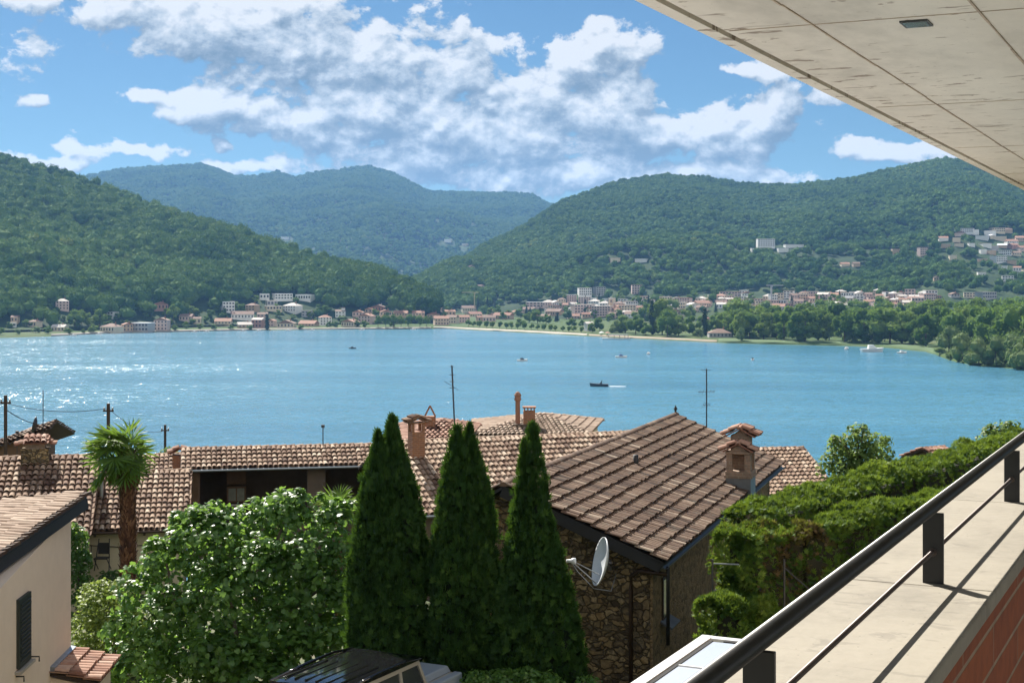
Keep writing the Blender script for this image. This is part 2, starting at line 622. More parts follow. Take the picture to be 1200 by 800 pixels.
M['tile_pale'] = tinted('tile_pale', [(0.0, (.070, .036, .023)), (0.25, (.15, .084, .055)), (0.5, (.245, .158, .108)), (0.75, (.345, .245, .175)), (1.0, (.48, .38, .29))],
                        0.88, 8.0, (0.16, 0.13, 0.10), 0.4)
M['tile_red'] = tinted('tile_red', [(0.0, (.13, .055, .035)), (0.4, (.25, .125, .085)), (0.7, (.34, .19, .135)), (1.0, (.45, .31, .24))],
                       0.85, 8.0, (0.17, 0.13, 0.10), 0.35)
M['tile_grey'] = tinted('tile_grey', [(0.0, (.20, .14, .10)), (0.5, (.34, .25, .19)), (1.0, (.47, .37, .29))], 0.9, 9.0, (0.15, 0.14, 0.11), 0.4)
M['roof_batten'] = plain('roof_batten', (0.045, 0.03, 0.022), 0.3, 8, 0.9)
M['black_board'] = plain('black_board', (0.012, 0.012, 0.014), 0.2, 12, 0.6)
M['zinc'] = plain('zinc', (0.30, 0.33, 0.36), 0.12, 9, 0.38, 0.05, 0.004, 0.75)
M['dark_gutter'] = plain('dark_gutter', (0.055, 0.058, 0.062), 0.15, 9, 0.45, 0.05, 0.004, 0.4)
M['slate'] = plain('slate', (0.075, 0.078, 0.082), 0.2, 9, 0.6)
M['copper_pipe'] = plain('copper_pipe', (0.055, 0.032, 0.022), 0.25, 12, 0.5, 0.05, 0.004, 0.3)
M['rubble'] = stone('rubble', [(.06, .046, .032), (.15, .11, .065), (.25, .18, .095), (.10, .083, .06), (.36, .27, .15), (.19, .125, .06)], (.085, .066, .042), 4.3)
M['rubble_warm'] = stone('rubble_warm', [(.10, .075, .045), (.20, .145, .08), (.29, .20, .11), (.15, .11, .07)], (.25, .18, .10), 5.0, 0.03)
M['plaster_beige'] = plain('plaster_beige', (0.64, 0.53, 0.425), 0.05, 3.5, 0.92, 0.35, 0.012)
M['plaster_cream'] = plain('plaster_cream', (0.50, 0.44, 0.31), 0.08, 2.5, 0.92, 0.3, 0.01)
M['plaster_dark'] = plain('plaster_dark', (0.10, 0.075, 0.055), 0.25, 2.5, 0.95, 0.4, 0.02)
M['wood_dark'] = plain('wood_dark', (0.035, 0.022, 0.014), 0.35, 6, 0.8)
M['wood_brown'] = plain('wood_brown', (0.11, 0.06, 0.032), 0.3, 6, 0.75)
M['shutter_green'] = plain('shutter_green', (0.018, 0.024, 0.020), 0.15, 10, 0.55)
M['brick_chimney'] = bricks('brick_chimney', (0.30, 0.13, 0.06), (0.22, 0.095, 0.05), (0.30, 0.24, 0.18), 0.25, 0.075)
M['brick_grey'] = bricks('brick_grey', (0.30, 0.20, 0.14), (0.20, 0.15, 0.11), (0.27, 0.23, 0.18), 0.22, 0.085)
M['antenna_metal'] = plain('antenna_metal', (0.055, 0.055, 0.06), 0.2, 20, 0.5, 0, 0, 0.5)
M['antenna_pale'] = plain('antenna_pale', (0.28, 0.29, 0.30), 0.1, 20, 0.45, 0, 0, 0.6)
M['dish_white'] = plain('dish_white', (0.62, 0.65, 0.68), 0.04, 5, 0.45, 0.02)
M['iron'] = plain('iron', (0.02, 0.02, 0.021), 0.2, 20, 0.5, 0)
M['canopy_frame'] = plain('canopy_frame', (0.62, 0.62, 0.60), 0.04, 8, 0.4, 0, 0, 0.2)
M['cable'] = plain('cable', (0.03, 0.03, 0.032), 0.1, 20, 0.6, 0)
M['glass_dark'] = plain('glass_dark', (0.03, 0.035, 0.04), 0.1, 3, 0.08, 0)
M['frame_white'] = plain('frame_white', (0.55, 0.53, 0.48), 0.06, 6, 0.6)
M['car_black'] = plain('car_black', (0.008, 0.008, 0.009), 0.1, 3, 0.07, 0, 0, 0, 0.9)
M['car_silver'] = plain('car_silver', (0.42, 0.40, 0.37), 0.05, 3, 0.3, 0, 0, 0.35)
M['car_hood'] = plain('car_hood', (0.33, 0.40, 0.50), 0.05, 3, 0.28, 0, 0, 0.35)
M['rubber'] = plain('rubber', (0.012, 0.012, 0.012), 0.2, 10, 0.9)
M['bark'] = plain('bark', (0.085, 0.062, 0.045), 0.35, 9, 0.95, 0.6, 0.03)
M['bark_fig'] = plain('bark_fig', (0.17, 0.14, 0.11), 0.2, 6, 0.9, 0.3, 0.02)
M['palm_fibre'] = tinted('palm_fibre', [(0, (.035, .016, .010)), (0.5, (.10, .045, .026)), (1, (.20, .105, .06))], 0.95, 14)
M['palm_leaf'] = leafy('palm_leaf', [(0, (.030, .075, .012)), (0.5, (.07, .14, .020)), (1, (.14, .21, .036))], 0.5, 0.4, 0.3, False, (.22, .36, .04))
M['palm_dead'] = leafy('palm_dead', [(0, (.06, .035, .018)), (1, (.20, .13, .06))], 0.8, 0.2, 0.2, False, (.15, .09, .04))
M['fig_leaf'] = leafy('fig_leaf', [(0, (.025, .075, .014)), (0.5, (.065, .150, .030)), (1, (.14, .25, .055))], 0.42, 0.42, 0.45, False, (.34, .56, .08))
M['shrub_leaf'] = leafy('shrub_leaf', [(0, (.08, .14, .022)), (0.5, (.16, .22, .045)), (1, (.25, .31, .075))], 0.55, 0.42, 0.3, False, (.36, .46, .08))
M['thuja_leaf'] = leafy('thuja_leaf', [(0, (.008, .030, .006)), (0.5, (.019, .058, .010)), (1, (.065, .13, .020))], 0.65, 0.24, 0.2, False, (.13, .24, .02))
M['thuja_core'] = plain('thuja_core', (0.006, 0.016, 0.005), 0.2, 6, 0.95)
M['hedge_leaf'] = leafy('hedge_leaf', [(0, (.030, .020, .008)), (0.08, (.15, .10, .048)), (0.14, (.015, .050, .009)), (0.55, (.055, .122, .018)), (1, (.15, .22, .034))], 0.65, 0.32, 0.2, False, (.26, .34, .03))
M['hedge_core'] = plain('hedge_core', (0.022, 0.022, 0.010), 0.3, 5, 0.95)
M['tree_leaf'] = leafy('tree_leaf', [(0, (.06, .12, .026)), (0.5, (.11, .18, .045)), (1, (.18, .26, .075))], 0.55, 0.42, 0.3, False, (.34, .46, .10))
M['far_leaf'] = leafy('far_leaf', [(0, (.035, .085, .020)), (0.35, (.075, .15, .030)), (0.7, (.13, .20, .038)), (1, (.19, .25, .055))], 0.8, 0.36, 0.1, True, (.22, .34, .04))
M['far_pale'] = leafy('far_pale', [(0, (.09, .14, .045)), (0.5, (.14, .20, .07)), (1, (.20, .26, .10))], 0.8, 0.28, 0.1, True)
M['far_dark'] = leafy('far_dark', [(0, (.010, .028, .012)), (0.5, (.018, .042, .016)), (1, (.03, .06, .02))], 0.75, 0.08, 0.15, True)
M['wood_leaf'] = leafy('wood_leaf', [(0, (.022, .065, .018)), (0.3, (.045, .11, .022)), (0.55, (.085, .15, .028)), (0.8, (.075, .155, .045)), (1, (.18, .22, .045))], 0.85, 0.12, 0.05, True, (.22, .34, .04))

# ------------------------------------------------------------------ near ground and lake
def near_z(x, y):
    return float(np.interp(y, [-20, 15, 28, 34, 45, 57, 75, 110, 160, 400, 3000],
                           [-8.8, -9.0, -9.25, -9.5, -10.6, -11.8, -15, -31, -51.5, -64, -70]))


def build_ground():
    ys = np.concatenate([np.arange(-60, 20, 10), np.arange(20, 80, 2.0), np.arange(80, 170, 6), np.array([200, 300, 500, 900, 1600, 3000, 9500])])
    xs = np.concatenate([[-6000, -2000, -700, -250, -120], np.arange(-80, 82, 4.0), [120, 250, 700, 2000, 6000]])
    v = [(x, y, near_z(x, y) + (0.25 * noise.noise(Vector((x * .15, y * .15, 0))) if y < 120 else 0)) for y in ys for x in xs]
    nx = len(xs)
    f = [(j * nx + i, j * nx + i + 1, (j + 1) * nx + i + 1, (j + 1) * nx + i) for j in range(len(ys) - 1) for i in range(nx - 1)]
    m, k, bs, out = new_mat('ground_soil')
    geo = k.n('ShaderNodeNewGeometry')
    n1 = k.noise(geo.outputs['Position'], 0.8, 7, 0.65)
    k.l(k.ramp(n1, [(0.35, (.035, .06, .016)), (0.5, (.07, .085, .03)), (0.65, (.12, .10, .06))]), bs.inputs['Base Color'])
    bs.inputs['Roughness'].default_value = 0.95
    o = MB().add(v, f).build('ground', m, smooth=True)
    tag(o, 'sloping garden ground below the balcony falling to the lake', 'ground', kind='structure')


build_ground()


def build_lake():
    m, k, bs, out = new_mat('lake_water')
    geo = k.n('ShaderNodeNewGeometry')
    pos = geo.outputs['Position']
    rot = k.n('ShaderNodeMapping')
    rot.inputs['Rotation'].default_value = (0, 0, math.radians(-20))
    k.l(pos, rot.inputs[0])
    wind = k.noise(k.vmath('MULTIPLY', pos, (0.0028, 0.011, 1)), 1.0, 5, 0.58, 0.5)
    k.l(k.ramp(wind, [(0.3, (.045, .152, .232)), (0.55, (.070, .200, .286)), (0.75, (.100, .245, .335))]), bs.inputs['Base Color'])
    bs.inputs['IOR'].default_value = 1.33
    bs.inputs['Roughness'].default_value = 0.17
    # the slopes of the waves: fine ripples, chop and a longer swell, stronger where the wind strikes
    nv = None
    for sc, det, amp in (((1.1, 1.4, 1), 3, 1.12), ((0.17, 0.36, 1), 4, 0.82), ((0.035, 0.06, 1), 3, 0.10)):
        t = k.n('ShaderNodeTexNoise')
        k.l(k.vmath('MULTIPLY', rot.outputs[0], sc), t.inputs['Vector'])
        t.inputs['Scale'].default_value = 1.0
        t.inputs['Detail'].default_value = det
        t.inputs['Roughness'].default_value = 0.6
        w = k.vmath('MULTIPLY', k.vmath('SUBTRACT', t.outputs['Color'], (.5, .5, .5)), (amp, amp, 0))
        nv = w if nv is None else k.vmath('ADD', nv, w)
    gust = k.n('ShaderNodeCombineXYZ')
    amt = k.math('MULTIPLY_ADD', k.smooth(wind, 0.25, 0.72), 0.6, 0.7)
    k.l(amt, gust.inputs[0])
    k.l(amt, gust.inputs[1])
    nv = k.vmath('NORMALIZE', k.vmath('ADD', k.vmath('MULTIPLY', nv, gust.outputs[0]), (0, 0, 1)))
    k.l(nv, bs.inputs['Normal'])
    o = MB().add([(-5000, 120, LAKE_Z), (5000, 120, LAKE_Z), (5000, 3000, LAKE_Z), (-5000, 3000, LAKE_Z)], [(0, 1, 2, 3)]).build('lake', m)
    tag(o, 'blue lake rippled by the wind, filling the bay', 'lake', kind='structure')


build_lake()

# ------------------------------------------------------------------ the balcony: n points out over the drop, d runs along the railing
BD = np.array((0.432, 0.902, 0.0))
BN = np.array((-0.902, 0.432, 0.0))
UP = np.array((0, 0, 1.0))
BAX = np.array([BN, BD, UP])


def B(p, s, z):
    return p * BN + s * BD + z * UP


FLOOR_Z, FOOT_Z, RAIL_Z, CEIL_Z = -1.65, -0.817, -0.604, 0.95
S0, S1 = -4.0, 30.0
SM, SL = (S0 + S1) / 2, S1 - S0

o = MB().box(B(-1.72, SM, FLOOR_Z - 0.1), (4.56, SL, 0.2), BAX).build('balcony_floor', M['floor_tile'])
tag(o, 'pale paved floor of the balcony', 'floor', kind='structure')

ceil = empty('balcony_ceiling', B(1.2, 3, CEIL_Z), 'beige board-marked concrete slab with rust spots overhead', 'ceiling')
mb = MB()
mb.box(B(-1.17, SM, CEIL_Z + 0.16), (5.67, SL, 0.32), BAX)                   # slab from p=-4 to 1.665
mb.box(B(1.6775, SM, CEIL_Z + 0.18), (0.025, SL, 0.28), BAX)                 # the drip groove, recessed
mb.box(B(1.72, SM, CEIL_Z + 0.158), (0.06, SL, 0.324), BAX)
mb.build('slab', M['concrete_ceiling'], ceil)
mb = MB()
for p, w_ in ((1.335, .007), (0.754, .008), (0.173, .007), (-0.41, .007)):
    # a slightly ragged fin of cement left between the shuttering boards
    s = S0
    while s < S1:
        l = RNG.uniform(.25, .9)
        mb.box(B(p + RNG.normal(0, .002), s + l / 2, CEIL_Z - 0.0015), (w_ * RNG.uniform(.55, 1.25), l, 0.007), BAX)
        s += l + 0.0005
for s in (0.2, 2.75, 5.32, 7.93, 10.5, 13.1, 15.7, 18.3, 20.9):
    mb.box(B(-0.9, s, CEIL_Z - 0.0005), (5.1, 0.0035, 0.004), BAX)
mb.build('formwork_joint', M['concrete_joint'], ceil)

lamp = empty('ceiling_lamp', B(0.99, 5.45, CEIL_Z), 'small dark square downlight set into the concrete ceiling', 'lamp')
mb = MB()
for a_, b_, w_, l_ in ((0.99, 5.390, .098, .008), (0.99, 5.510, .098, .008), (.945, 5.45, .008, .112), (1.035, 5.45, .008, .112)):
    mb.box(B(a_, b_, CEIL_Z - 0.001), (w_, l_, 0.012), BAX)
mb.build('lamp_frame', M['lamp_dark'], lamp)
MB().box(B(0.99, 5.45, CEIL_Z - 0.003), (0.082, 0.112, 0.010), BAX).build('lamp_glass', M['lamp_glass'], lamp)

par = empty('parapet', B(0.75, 3, FLOOR_Z), 'brick parapet capped with pale concrete slabs under the railing', 'parapet')
joints = [-4.0, -2.6, -.9, .75, 2.44, 4.13, 5.84, 7.55, 9.25, 10.95, 12.65, 14.35, 16.05, 17.75, 19.5, 21.2, 23, 25, 27, 30]
for a_, b_ in zip(joints[:-1], joints[1:]):
    mb = MB().box(B(0.766, (a_ + b_) / 2, FOOT_Z - 0.021), (0.45, b_ - a_ - 0.007, 0.042), BAX)
    mb.build('coping_slab', M['concrete_coping'], par, bevel=0.004)
MB().box(B(0.766, SM, FOOT_Z - 0.023), (0.442, SL - 0.1, 0.038), BAX).build('joint_mortar', M['concrete_edge'], par)
MB().box(B(0.765, SM, (FLOOR_Z + FOOT_Z - 0.043) / 2 - .05), (0.415, SL - .02, FOOT_Z - FLOOR_Z - 0.043 + .1), BAX).build('brick_wall', M['parapet_brick'], par)

rail = empty('railing', B(0.71, 3, FOOT_Z), 'dark painted steel railing with round handrail on the parapet', 'railing')
MB().tube([B(0.71, S0, RAIL_Z), B(0.71, S1, RAIL_Z)], 0.0185, 20).build('handrail', M['rail_paint'], rail, smooth=True)
MB().tube([B(0.713, S0, FOOT_Z + 0.086), B(0.713, S1, FOOT_Z + 0.086)], 0.0062, 12).build('rod', M['rod_steel'], rail, smooth=True)
for i in range(-2, 16):
    s = 4.17 + 1.703 * (i - 1)
    if s > S1 or s < S0:
        continue
    mb = MB()
    mb.box(B(0.712, s, (FOOT_Z + RAIL_Z - 0.02) / 2), (0.056, 0.012, RAIL_Z - 0.018 - FOOT_Z), BAX)
    po = mb.build('post', M['rail_paint'], rail, bevel=0.0015)
    MB().lathe([(0.0, -.011), (0.0115, -.011), (0.0115, .011), (0, .011)], B(0.713, s, FOOT_Z + 0.086), 14, BD).build('rod_bushing', M['rod_steel'], po)

# outer wall of the own building under the parapet
o = MB().box(B(0.74, SM, -5.6), (0.36, SL - .05, 7.7), BAX).build('facade_wall', M['plaster_beige'])
tag(o, 'plastered outer wall of the building below the balcony', 'wall', kind='structure')

# glazed canopy of the flat below
can = empty('glass_canopy', B(3.2, 8, -9), 'white framed glazed canopy below the railing', 'canopy')
CZ, C_END, CP0, CP1 = -3.30, 13.40, 0.95, 4.42
M['canopy_glass'] = plain('canopy_glass', (0.42, 0.46, 0.52), 0.03, 1.2, 0.16, 0)
fr = MB()
fr.box(B(CP1 - 0.055, C_END / 2 - 1, CZ - 0.06), (0.11, C_END + 2, 0.13), BAX)
fr.box(B((CP0 + CP1) / 2 - .056, C_END - 0.05, CZ - 0.06), (CP1 - CP0 - .114, 0.10, 0.126), BAX)
fr.box(B(CP0 + .045, C_END / 2 - 1.06, CZ - 0.06), (0.09, C_END + 1.88, 0.12), BAX)
fr.build('canopy_frame', M['canopy_frame'], can)
g = MB()
g.box(B(CP1 - 0.135, C_END / 2 - 1.07, CZ - 0.012), (0.04, C_END + 1.85, 0.016), BAX)
g.box(B((CP0 + CP1) / 2 - .12, C_END - 0.122, CZ - 0.012), (CP1 - CP0 - .26, 0.036, 0.015), BAX)
g.build('rubber_seal', M['rubber'], can)
s = C_END - 0.15
while s > -1.6:
    l = 0.98
    MB().box(B((CP0 + CP1) / 2 - .05, s - l / 2, CZ - 0.016), (CP1 - CP0 - .21, l - .03, 0.010), BAX).build('glass_panel', M['canopy_glass'], can)
    MB().box(B((CP0 + CP1) / 2 - .05, s - l, CZ - 0.010), (CP1 - CP0 - .215, 0.026, 0.02), BAX).build('glazing_bar', M['canopy_frame'], can)
    s -= l
for s in (C_END - .1, 9.0, 4.5, 0.2):
    MB().box(B(CP1 - .06, s, (CZ - .13 - 9.2) / 2), (.1, .1, 9.2 + CZ - .13), BAX).build('post', M['canopy_frame'], can)


# ------------------------------------------------------------------ tiled roofs and houses
def tile_field(mb, O, U, W, V, L, course=0.38, sp=0.205, rng=RNG, mask=None, jit=1.0, bias=0.0, flat=1.0, lift=0.05):
    """barrel tiles laid in courses over the parallelogram O + U*W + V*L (U along the ridge, V down the slope)"""
    U, V = nrm(U), nrm(V)
    N = np.cross(U, V)
    if N[2] < 0:
        N = -N
    nc, nr = max(1, int(round(W / sp))), max(1, int(math.ceil(L / course)))
    sp, course = W / nc, L / nr
    I, J = np.meshgrid(np.arange(nc), np.arange(nr), indexing='ij')
    I, J = I.ravel(), J.ravel()
    s0, t0 = (I + 0.5) * sp, J * course
    if mask is not None:
        ok = np.array([mask(a, b + course * .5) for a, b in zip(s0, t0)], bool)
        I, J, s0, t0 = I[ok], J[ok], s0[ok], t0[ok]
    n = len(s0)
    if not n:
        return
    colt = rng.normal(0, .05, nc)[I] + 0.10 * np.array([noise.noise(Vector((a * .35, b * .35, O[0]))) for a, b in zip(s0, t0)])
    seg = 6
    for kind in ('cover', 'pan'):
        ang = np.linspace(0, math.pi, seg + 1)
        r0, r1 = (0.40 * sp, 0.48 * sp) if kind == 'cover' else (0.46 * sp, 0.40 * sp)
        ds = rng.normal(0, .008 * jit, (n, 2))
        dz = rng.normal(0, .006 * jit, (n, 2))
        P_ = np.zeros((n, 2, seg + 1, 3))
        for e in (0, 1):
            t = t0 + (0 if e == 0 else course * 1.10) + rng.normal(0, .012 * jit, n)
            r = r0 if e == 0 else r1
            cs = s0 + ds[:, e] + (0 if kind == 'cover' else sp / 2)
            base = (0.035 if e == 0 else 0.035 + lift) if kind == 'cover' else (0.03 if e == 0 else 0.03 + lift * .6)
            for q, a_ in enumerate(ang):
                hh = base + dz[:, e] + (r * .95 * flat * math.sin(a_) if kind == 'cover' else -r * .5 * math.sin(a_) + .02)
                P_[:, e, q, :] = O + np.outer(cs + r * math.cos(a_), U) + np.outer(t, V) + hh[:, None] * N
        v = P_.reshape(-1, 3)
        q_ = []
        for q in range(seg):
            q_.append((q, q + 1, seg + 1 + q + 1, seg + 1 + q))
        f = (np.array(q_)[None] + (np.arange(n) * 2 * (seg + 1))[:, None, None]).reshape(-1, 4)
        tt = np.clip(0.5 + bias + rng.normal(0, .21, n) + colt - (0.12 if kind == 'pan' else 0), 0, 1)
        mb.add(v, f.tolist(), np.repeat(tt, seg).tolist())


def ridge_tiles(mb, A, Bp, r=0.12, step=0.36, rng=RNG, up=UP, bias=0.0):
    A, Bp = np.asarray(A, float), np.asarray(Bp, float)
    L = np.linalg.norm(Bp - A)
    d = (Bp - A) / L
    side = nrm(np.cross(d, up))
    u2 = np.cross(side, d)
    n = max(1, int(round(L / step)))
    for i in range(n):
        v = []
        for e, (t, rr, h) in enumerate(((i * L / n, r * .88, 0.0), ((i + 1.12) * L / n, r * 1.05, .02))):
            for q in range(9):
                a_ = math.pi * q / 8
                v.append(A + d * t + side * rr * math.cos(a_) + u2 * (rr * math.sin(a_) + h - .04))
        f = [(q, q + 1, 9 + q + 1, 9 + q) for q in range(8)]
        f.append(tuple(range(9)))
        f.append(tuple(range(9, 18))[::-1])
        mb.add(v, f, float(np.clip(0.5 + bias + rng.normal(0, .14), 0, 1)))


def frame_dirs(A, Bp, toward):
    U = nrm((Bp - A) * np.array((1, 1, 0)))
    h = np.array((U[1], -U[0], 0))
    if np.dot(h, toward) < 0:
        h = -h
    return U, h


def gable_house(name, label, A, Bp, slope, pitch, back, ground, mats, toward=(0, -1, 0), og=(.3, .3), oe=.35, group=None, tiles=None, tile_back=True,
                mask=None, cat='house', back_pitch=None):
    """a house under a gable roof with its ridge from A to Bp; 'slope' metres of roof on the side 'toward'"""
    A, Bp = np.asarray(A, float), np.asarray(Bp, float)
    U, h = frame_dirs(A, Bp, np.asarray(toward, float))
    tp = math.tan(math.radians(pitch))
    cp, sp_ = math.cos(math.radians(pitch)), math.sin(math.radians(pitch))
    bp = math.radians(back_pitch or pitch)
    V, Vb = h * cp - UP * sp_, -h * math.cos(bp) - UP * math.sin(bp)
    W = np.linalg.norm(Bp - A)
    base = (A + Bp) / 2
    root = empty(name, (base[0], base[1], ground), label, cat, group)
    kw = dict(course=.38, sp=.205)
    kw.update(tiles or {})
    mb = MB()
    tile_field(mb, A, (Bp - A) / W, W, V, slope, mask=mask, **kw)
    if tile_back and back > .3:
        tile_field(mb, A, (Bp - A) / W, W, Vb, back, **kw)
    roof = mb.build('roof', mats['tile'], root)
    mb = MB()
    N = nrm(np.cross((Bp - A) / W, V))
    N = N if N[2] > 0 else -N
    if mask is None:
        mb.prism([A + V * .01, Bp + V * .01, Bp + V * slope, A + V * slope], -N * .06)
    Nb = nrm(np.cross((Bp - A) / W, Vb))
    Nb = Nb if Nb[2] > 0 else -Nb
    mb.prism([A + Vb * .012, Bp + Vb * .012, Bp + Vb * back, A + Vb * back], -Nb * .06)
    mb.build('roof_boards', mats.get('board', M['roof_batten']), roof)
    mb = MB()
    ridge_tiles(mb, A - UP * .0 + N * .03, Bp + N * .03, bias=kw.get('bias', 0))
    mb.build('ridge_cap', mats.get('cap', mats['tile']), roof)
    # walls
    f_, b_ = slope * cp - oe, back * math.cos(bp) - min(oe, back * .4)
    a0 = A + U * og[0]
    wv = Bp - A - U * (og[0] + og[1])
    dn = UP * .12
    poly = [a0 - dn, a0 + h * f_ - UP * f_ * tp - dn, (a0 + h * f_) * (1, 1, 0) + UP * ground, (a0 - h * b_) * (1, 1, 0) + UP * ground,
            a0 - h * b_ - UP * b_ * math.tan(bp) - dn]
    return root, roof, dict(A=A, B=Bp, U=U, h=h, V=V, N=N, poly=poly, wv=wv, W=W, f=f_, b=b_, tp=tp, slope=slope)


def on_plane(px, py, P0, N):
    """where the line of sight of a pixel meets a plane (to find places on a roof)"""
    d = np.array(((px - 600) / F, 1.0, (HORIZON - py) / F))
    return d * (np.dot(P0, N) / np.dot(d, N))


def chimney(root, c, ax, w, l, h, mat, cap, name='chimney', below=.5):
    """brick stack standing at c, with its cap as a sub-part"""
    st = MB()
    st.box(c + UP * (h - below) / 2, (w, l, h + below), ax)
    return st


# ---- the stone house in the middle right
A = P(589, 569, 34.0)
U_ = nrm((0.311, 0.950, 0))
Bp = A + U_ * 19.3
root, roof, H = gable_house('stone_house', 'rubble stone house with a brown tiled roof beside the pointed conifers', A, Bp, 4.08, 22.3, 1.3, -9.9,
                            dict(tile=M['tile_old'], board=M['black_board']), toward=(1, -.3, 0), og=(.42, .3), oe=.42,
                            tiles=dict(course=.385, sp=.175, jit=1.1, flat=.62, lift=.055), back_pitch=32)
STONE = H
MB().prism(H['poly'], H['wv']).build('wall', M['rubble'], root)
# the side wall shows a warmer stone: a facing skin a hand thick
h, U, V, N = H['h'], H['U'], H['V'], H['N']
p_eave = A + U * .42 + h * H['f'] - UP * (H['f'] * H['tp'] + .16)
MB().prism([p_eave + h * .01 + U * .02, p_eave + h * .01 + U * 17.6, (p_eave + h * .01 + U * 17.6) * (1, 1, 0) - UP * 9.9, (p_eave + h * .01 + U * .02) * (1, 1, 0) - UP * 9.9],
           h * .06).build('side_wall', M['rubble_warm'], root)
# black verge board and eave board
mb = MB()
mb.prism([A + V * .02 - N * .02, A + V * 4.08 - N * .02, A + V * 4.08 - N * .26 - V * .03, A + V * .02 - N * .26], U * .045)
mb.build('verge_board', M['black_board'], roof)
mb = MB()
e0 = A + V * 4.06
mb.box(e0 + U * 9.6 - N * .14 - V * .03, (19.2, .05, .19), np.array([U, V, N]))
mb.build('eave_board', M['black_board'], roof)
# gutter as a half pipe and its downpipe with a swan neck
mb = MB()
g0, g1 = e0 - N * .04 + V * .09 - U * .02, e0 - N * .04 + V * .09 + U * 19.2
gv = []
for g in (g0, g1):
    for q in range(9):
        a_ = math.pi * q / 8
        gv.append(g + h * .07 * math.cos(a_) - UP * .075 * math.sin(a_))
mb.add(gv, [(q, q + 1, 10 + q, 9 + q) for q in range(8)])
mb.build('gutter', M['dark_gutter'], roof)
ga = g0 + U * .22 - UP * .05
wc = A + U * .42 + h * (H['f'] + .14)
mb = MB()
mb.tube([ga, ga - UP * .22, ga - UP * 1.75], .042, 10)
mb.build('downpipe', M['black_board'], root, smooth=True)
wq = A + U * .36 + h * (H['f'] - .42)
zt = ga[2] - .18
mb = MB()
mb.tube([(ga[0], ga[1], zt), (wq[0] + h[0] * .2 - U[0] * .04, wq[1] + h[1] * .2 - U[1] * .04, zt + .02), (wq[0], wq[1], zt - .12), (wq[0], wq[1], zt - .4), (wq[0], wq[1], -9.6)], .048, 10)
mb.build('downpipe', M['copper_pipe'], root, smooth=True)
# small window with slate sill in the side wall
wz = -7.35
wc = p_eave * (1, 1, 0) + h * .07 + U * 1.25 + UP * wz
win = MB().box(wc + UP * .1, (.62, .07, 1.0), np.array([U, h, UP])).build('window', M['wood_dark'], root)
MB().box(wc + UP * .1 + h * .037, (.5, .012, .86), np.array([U, h, UP])).build('pane', M['glass_dark'], win)
MB().box(wc - UP * .46 + h * .12 , (.9, .36, .05), np.array([U, nrm(h - UP * .5), nrm(UP + h * .5)])).build('sill', M['slate'], win)
# vent pipe through the roof
q = on_plane(745, 546, A, N)
MB().tube([q - UP * .15, q + UP * .32], .075, 12).build('vent_pipe', M['black_board'], roof, smooth=True)
# big double chimney of brick with little tiled gables
q = on_plane(868, 572, A, N)
cax = np.array([U, h, UP])
cx = chimney(root, q, cax, .92, .74, .36, None, None)
ch = cx.build('chimney', plain('chimney_flashing', (.15, .16, .17), .2, 6, .5, .05, .004, .5), root)
zz = q + UP * .36
mb = MB().box(zz + UP * .04, (1.0, .82, .09), cax)
mb.box(zz + UP * .14, (.94, .76, .11), cax)
for sx in (-1, 1):
    for sy in (-1, 1):
        mb.box(zz + U * sx * .36 + h * sy * .27 + UP * .45, (.17, .17, .52), cax)
mb.box(zz + UP * .45 + U * .12 , (.10, .56, .5), cax)
mb.box(zz + UP * .45 + h * .27, (.10, .12, .5), cax)
mb.box(zz + UP * .745, (.94, .76, .07), cax)
mb.box(zz + U * .16 + UP * 1.0, (.56, .56, .46), cax)
# little gable end under the lower hat
mb.prism([zz - U * .44 + h * .30 + UP * .78, zz - U * .44 - h * .30 + UP * .78, zz - U * .44 + UP * .98], U * .3)
mb.prism([zz - U * .10 + h * .26 + UP * 1.2, zz - U * .10 - h * .26 + UP * 1.2, zz - U * .10 + UP * 1.42], U * .52)
mb.build('chimney_brickwork', M['brick_grey'], ch)
mb = MB()
for (c0, wd, zc, hw) in ((-.32, .42, 1.04, .52), (.16, .78, 1.46, .52)):
    top = zz + U * c0 + UP * zc
    for sgn in (-1, 1):
        vv = nrm(h * sgn - UP * .55)
        tile_field(mb, top - U * wd / 2, U, wd, vv, hw + .05, course=.30, sp=.2, jit=.5, bias=.12)
        nn = nrm(np.cross(U, vv))
        nn = nn if nn[2] > 0 else -nn
        mb.prism([top - U * wd / 2, top + U * wd / 2, top + U * wd / 2 + vv * hw, top - U * wd / 2 + vv * hw], -nn * .04, .3)
    ridge_tiles(mb, top - U * wd / 2, top + U * wd / 2, .09, .3, bias=.1)
mb.build('chimney_cap', M['tile_red'], ch)
# finial at the far end of the ridge
MB().lathe([(0.05, 0), (0.03, .1), (.07, .16), (.0, .3)], Bp + UP * .08, 8).build('finial', M['black_board'], roof)

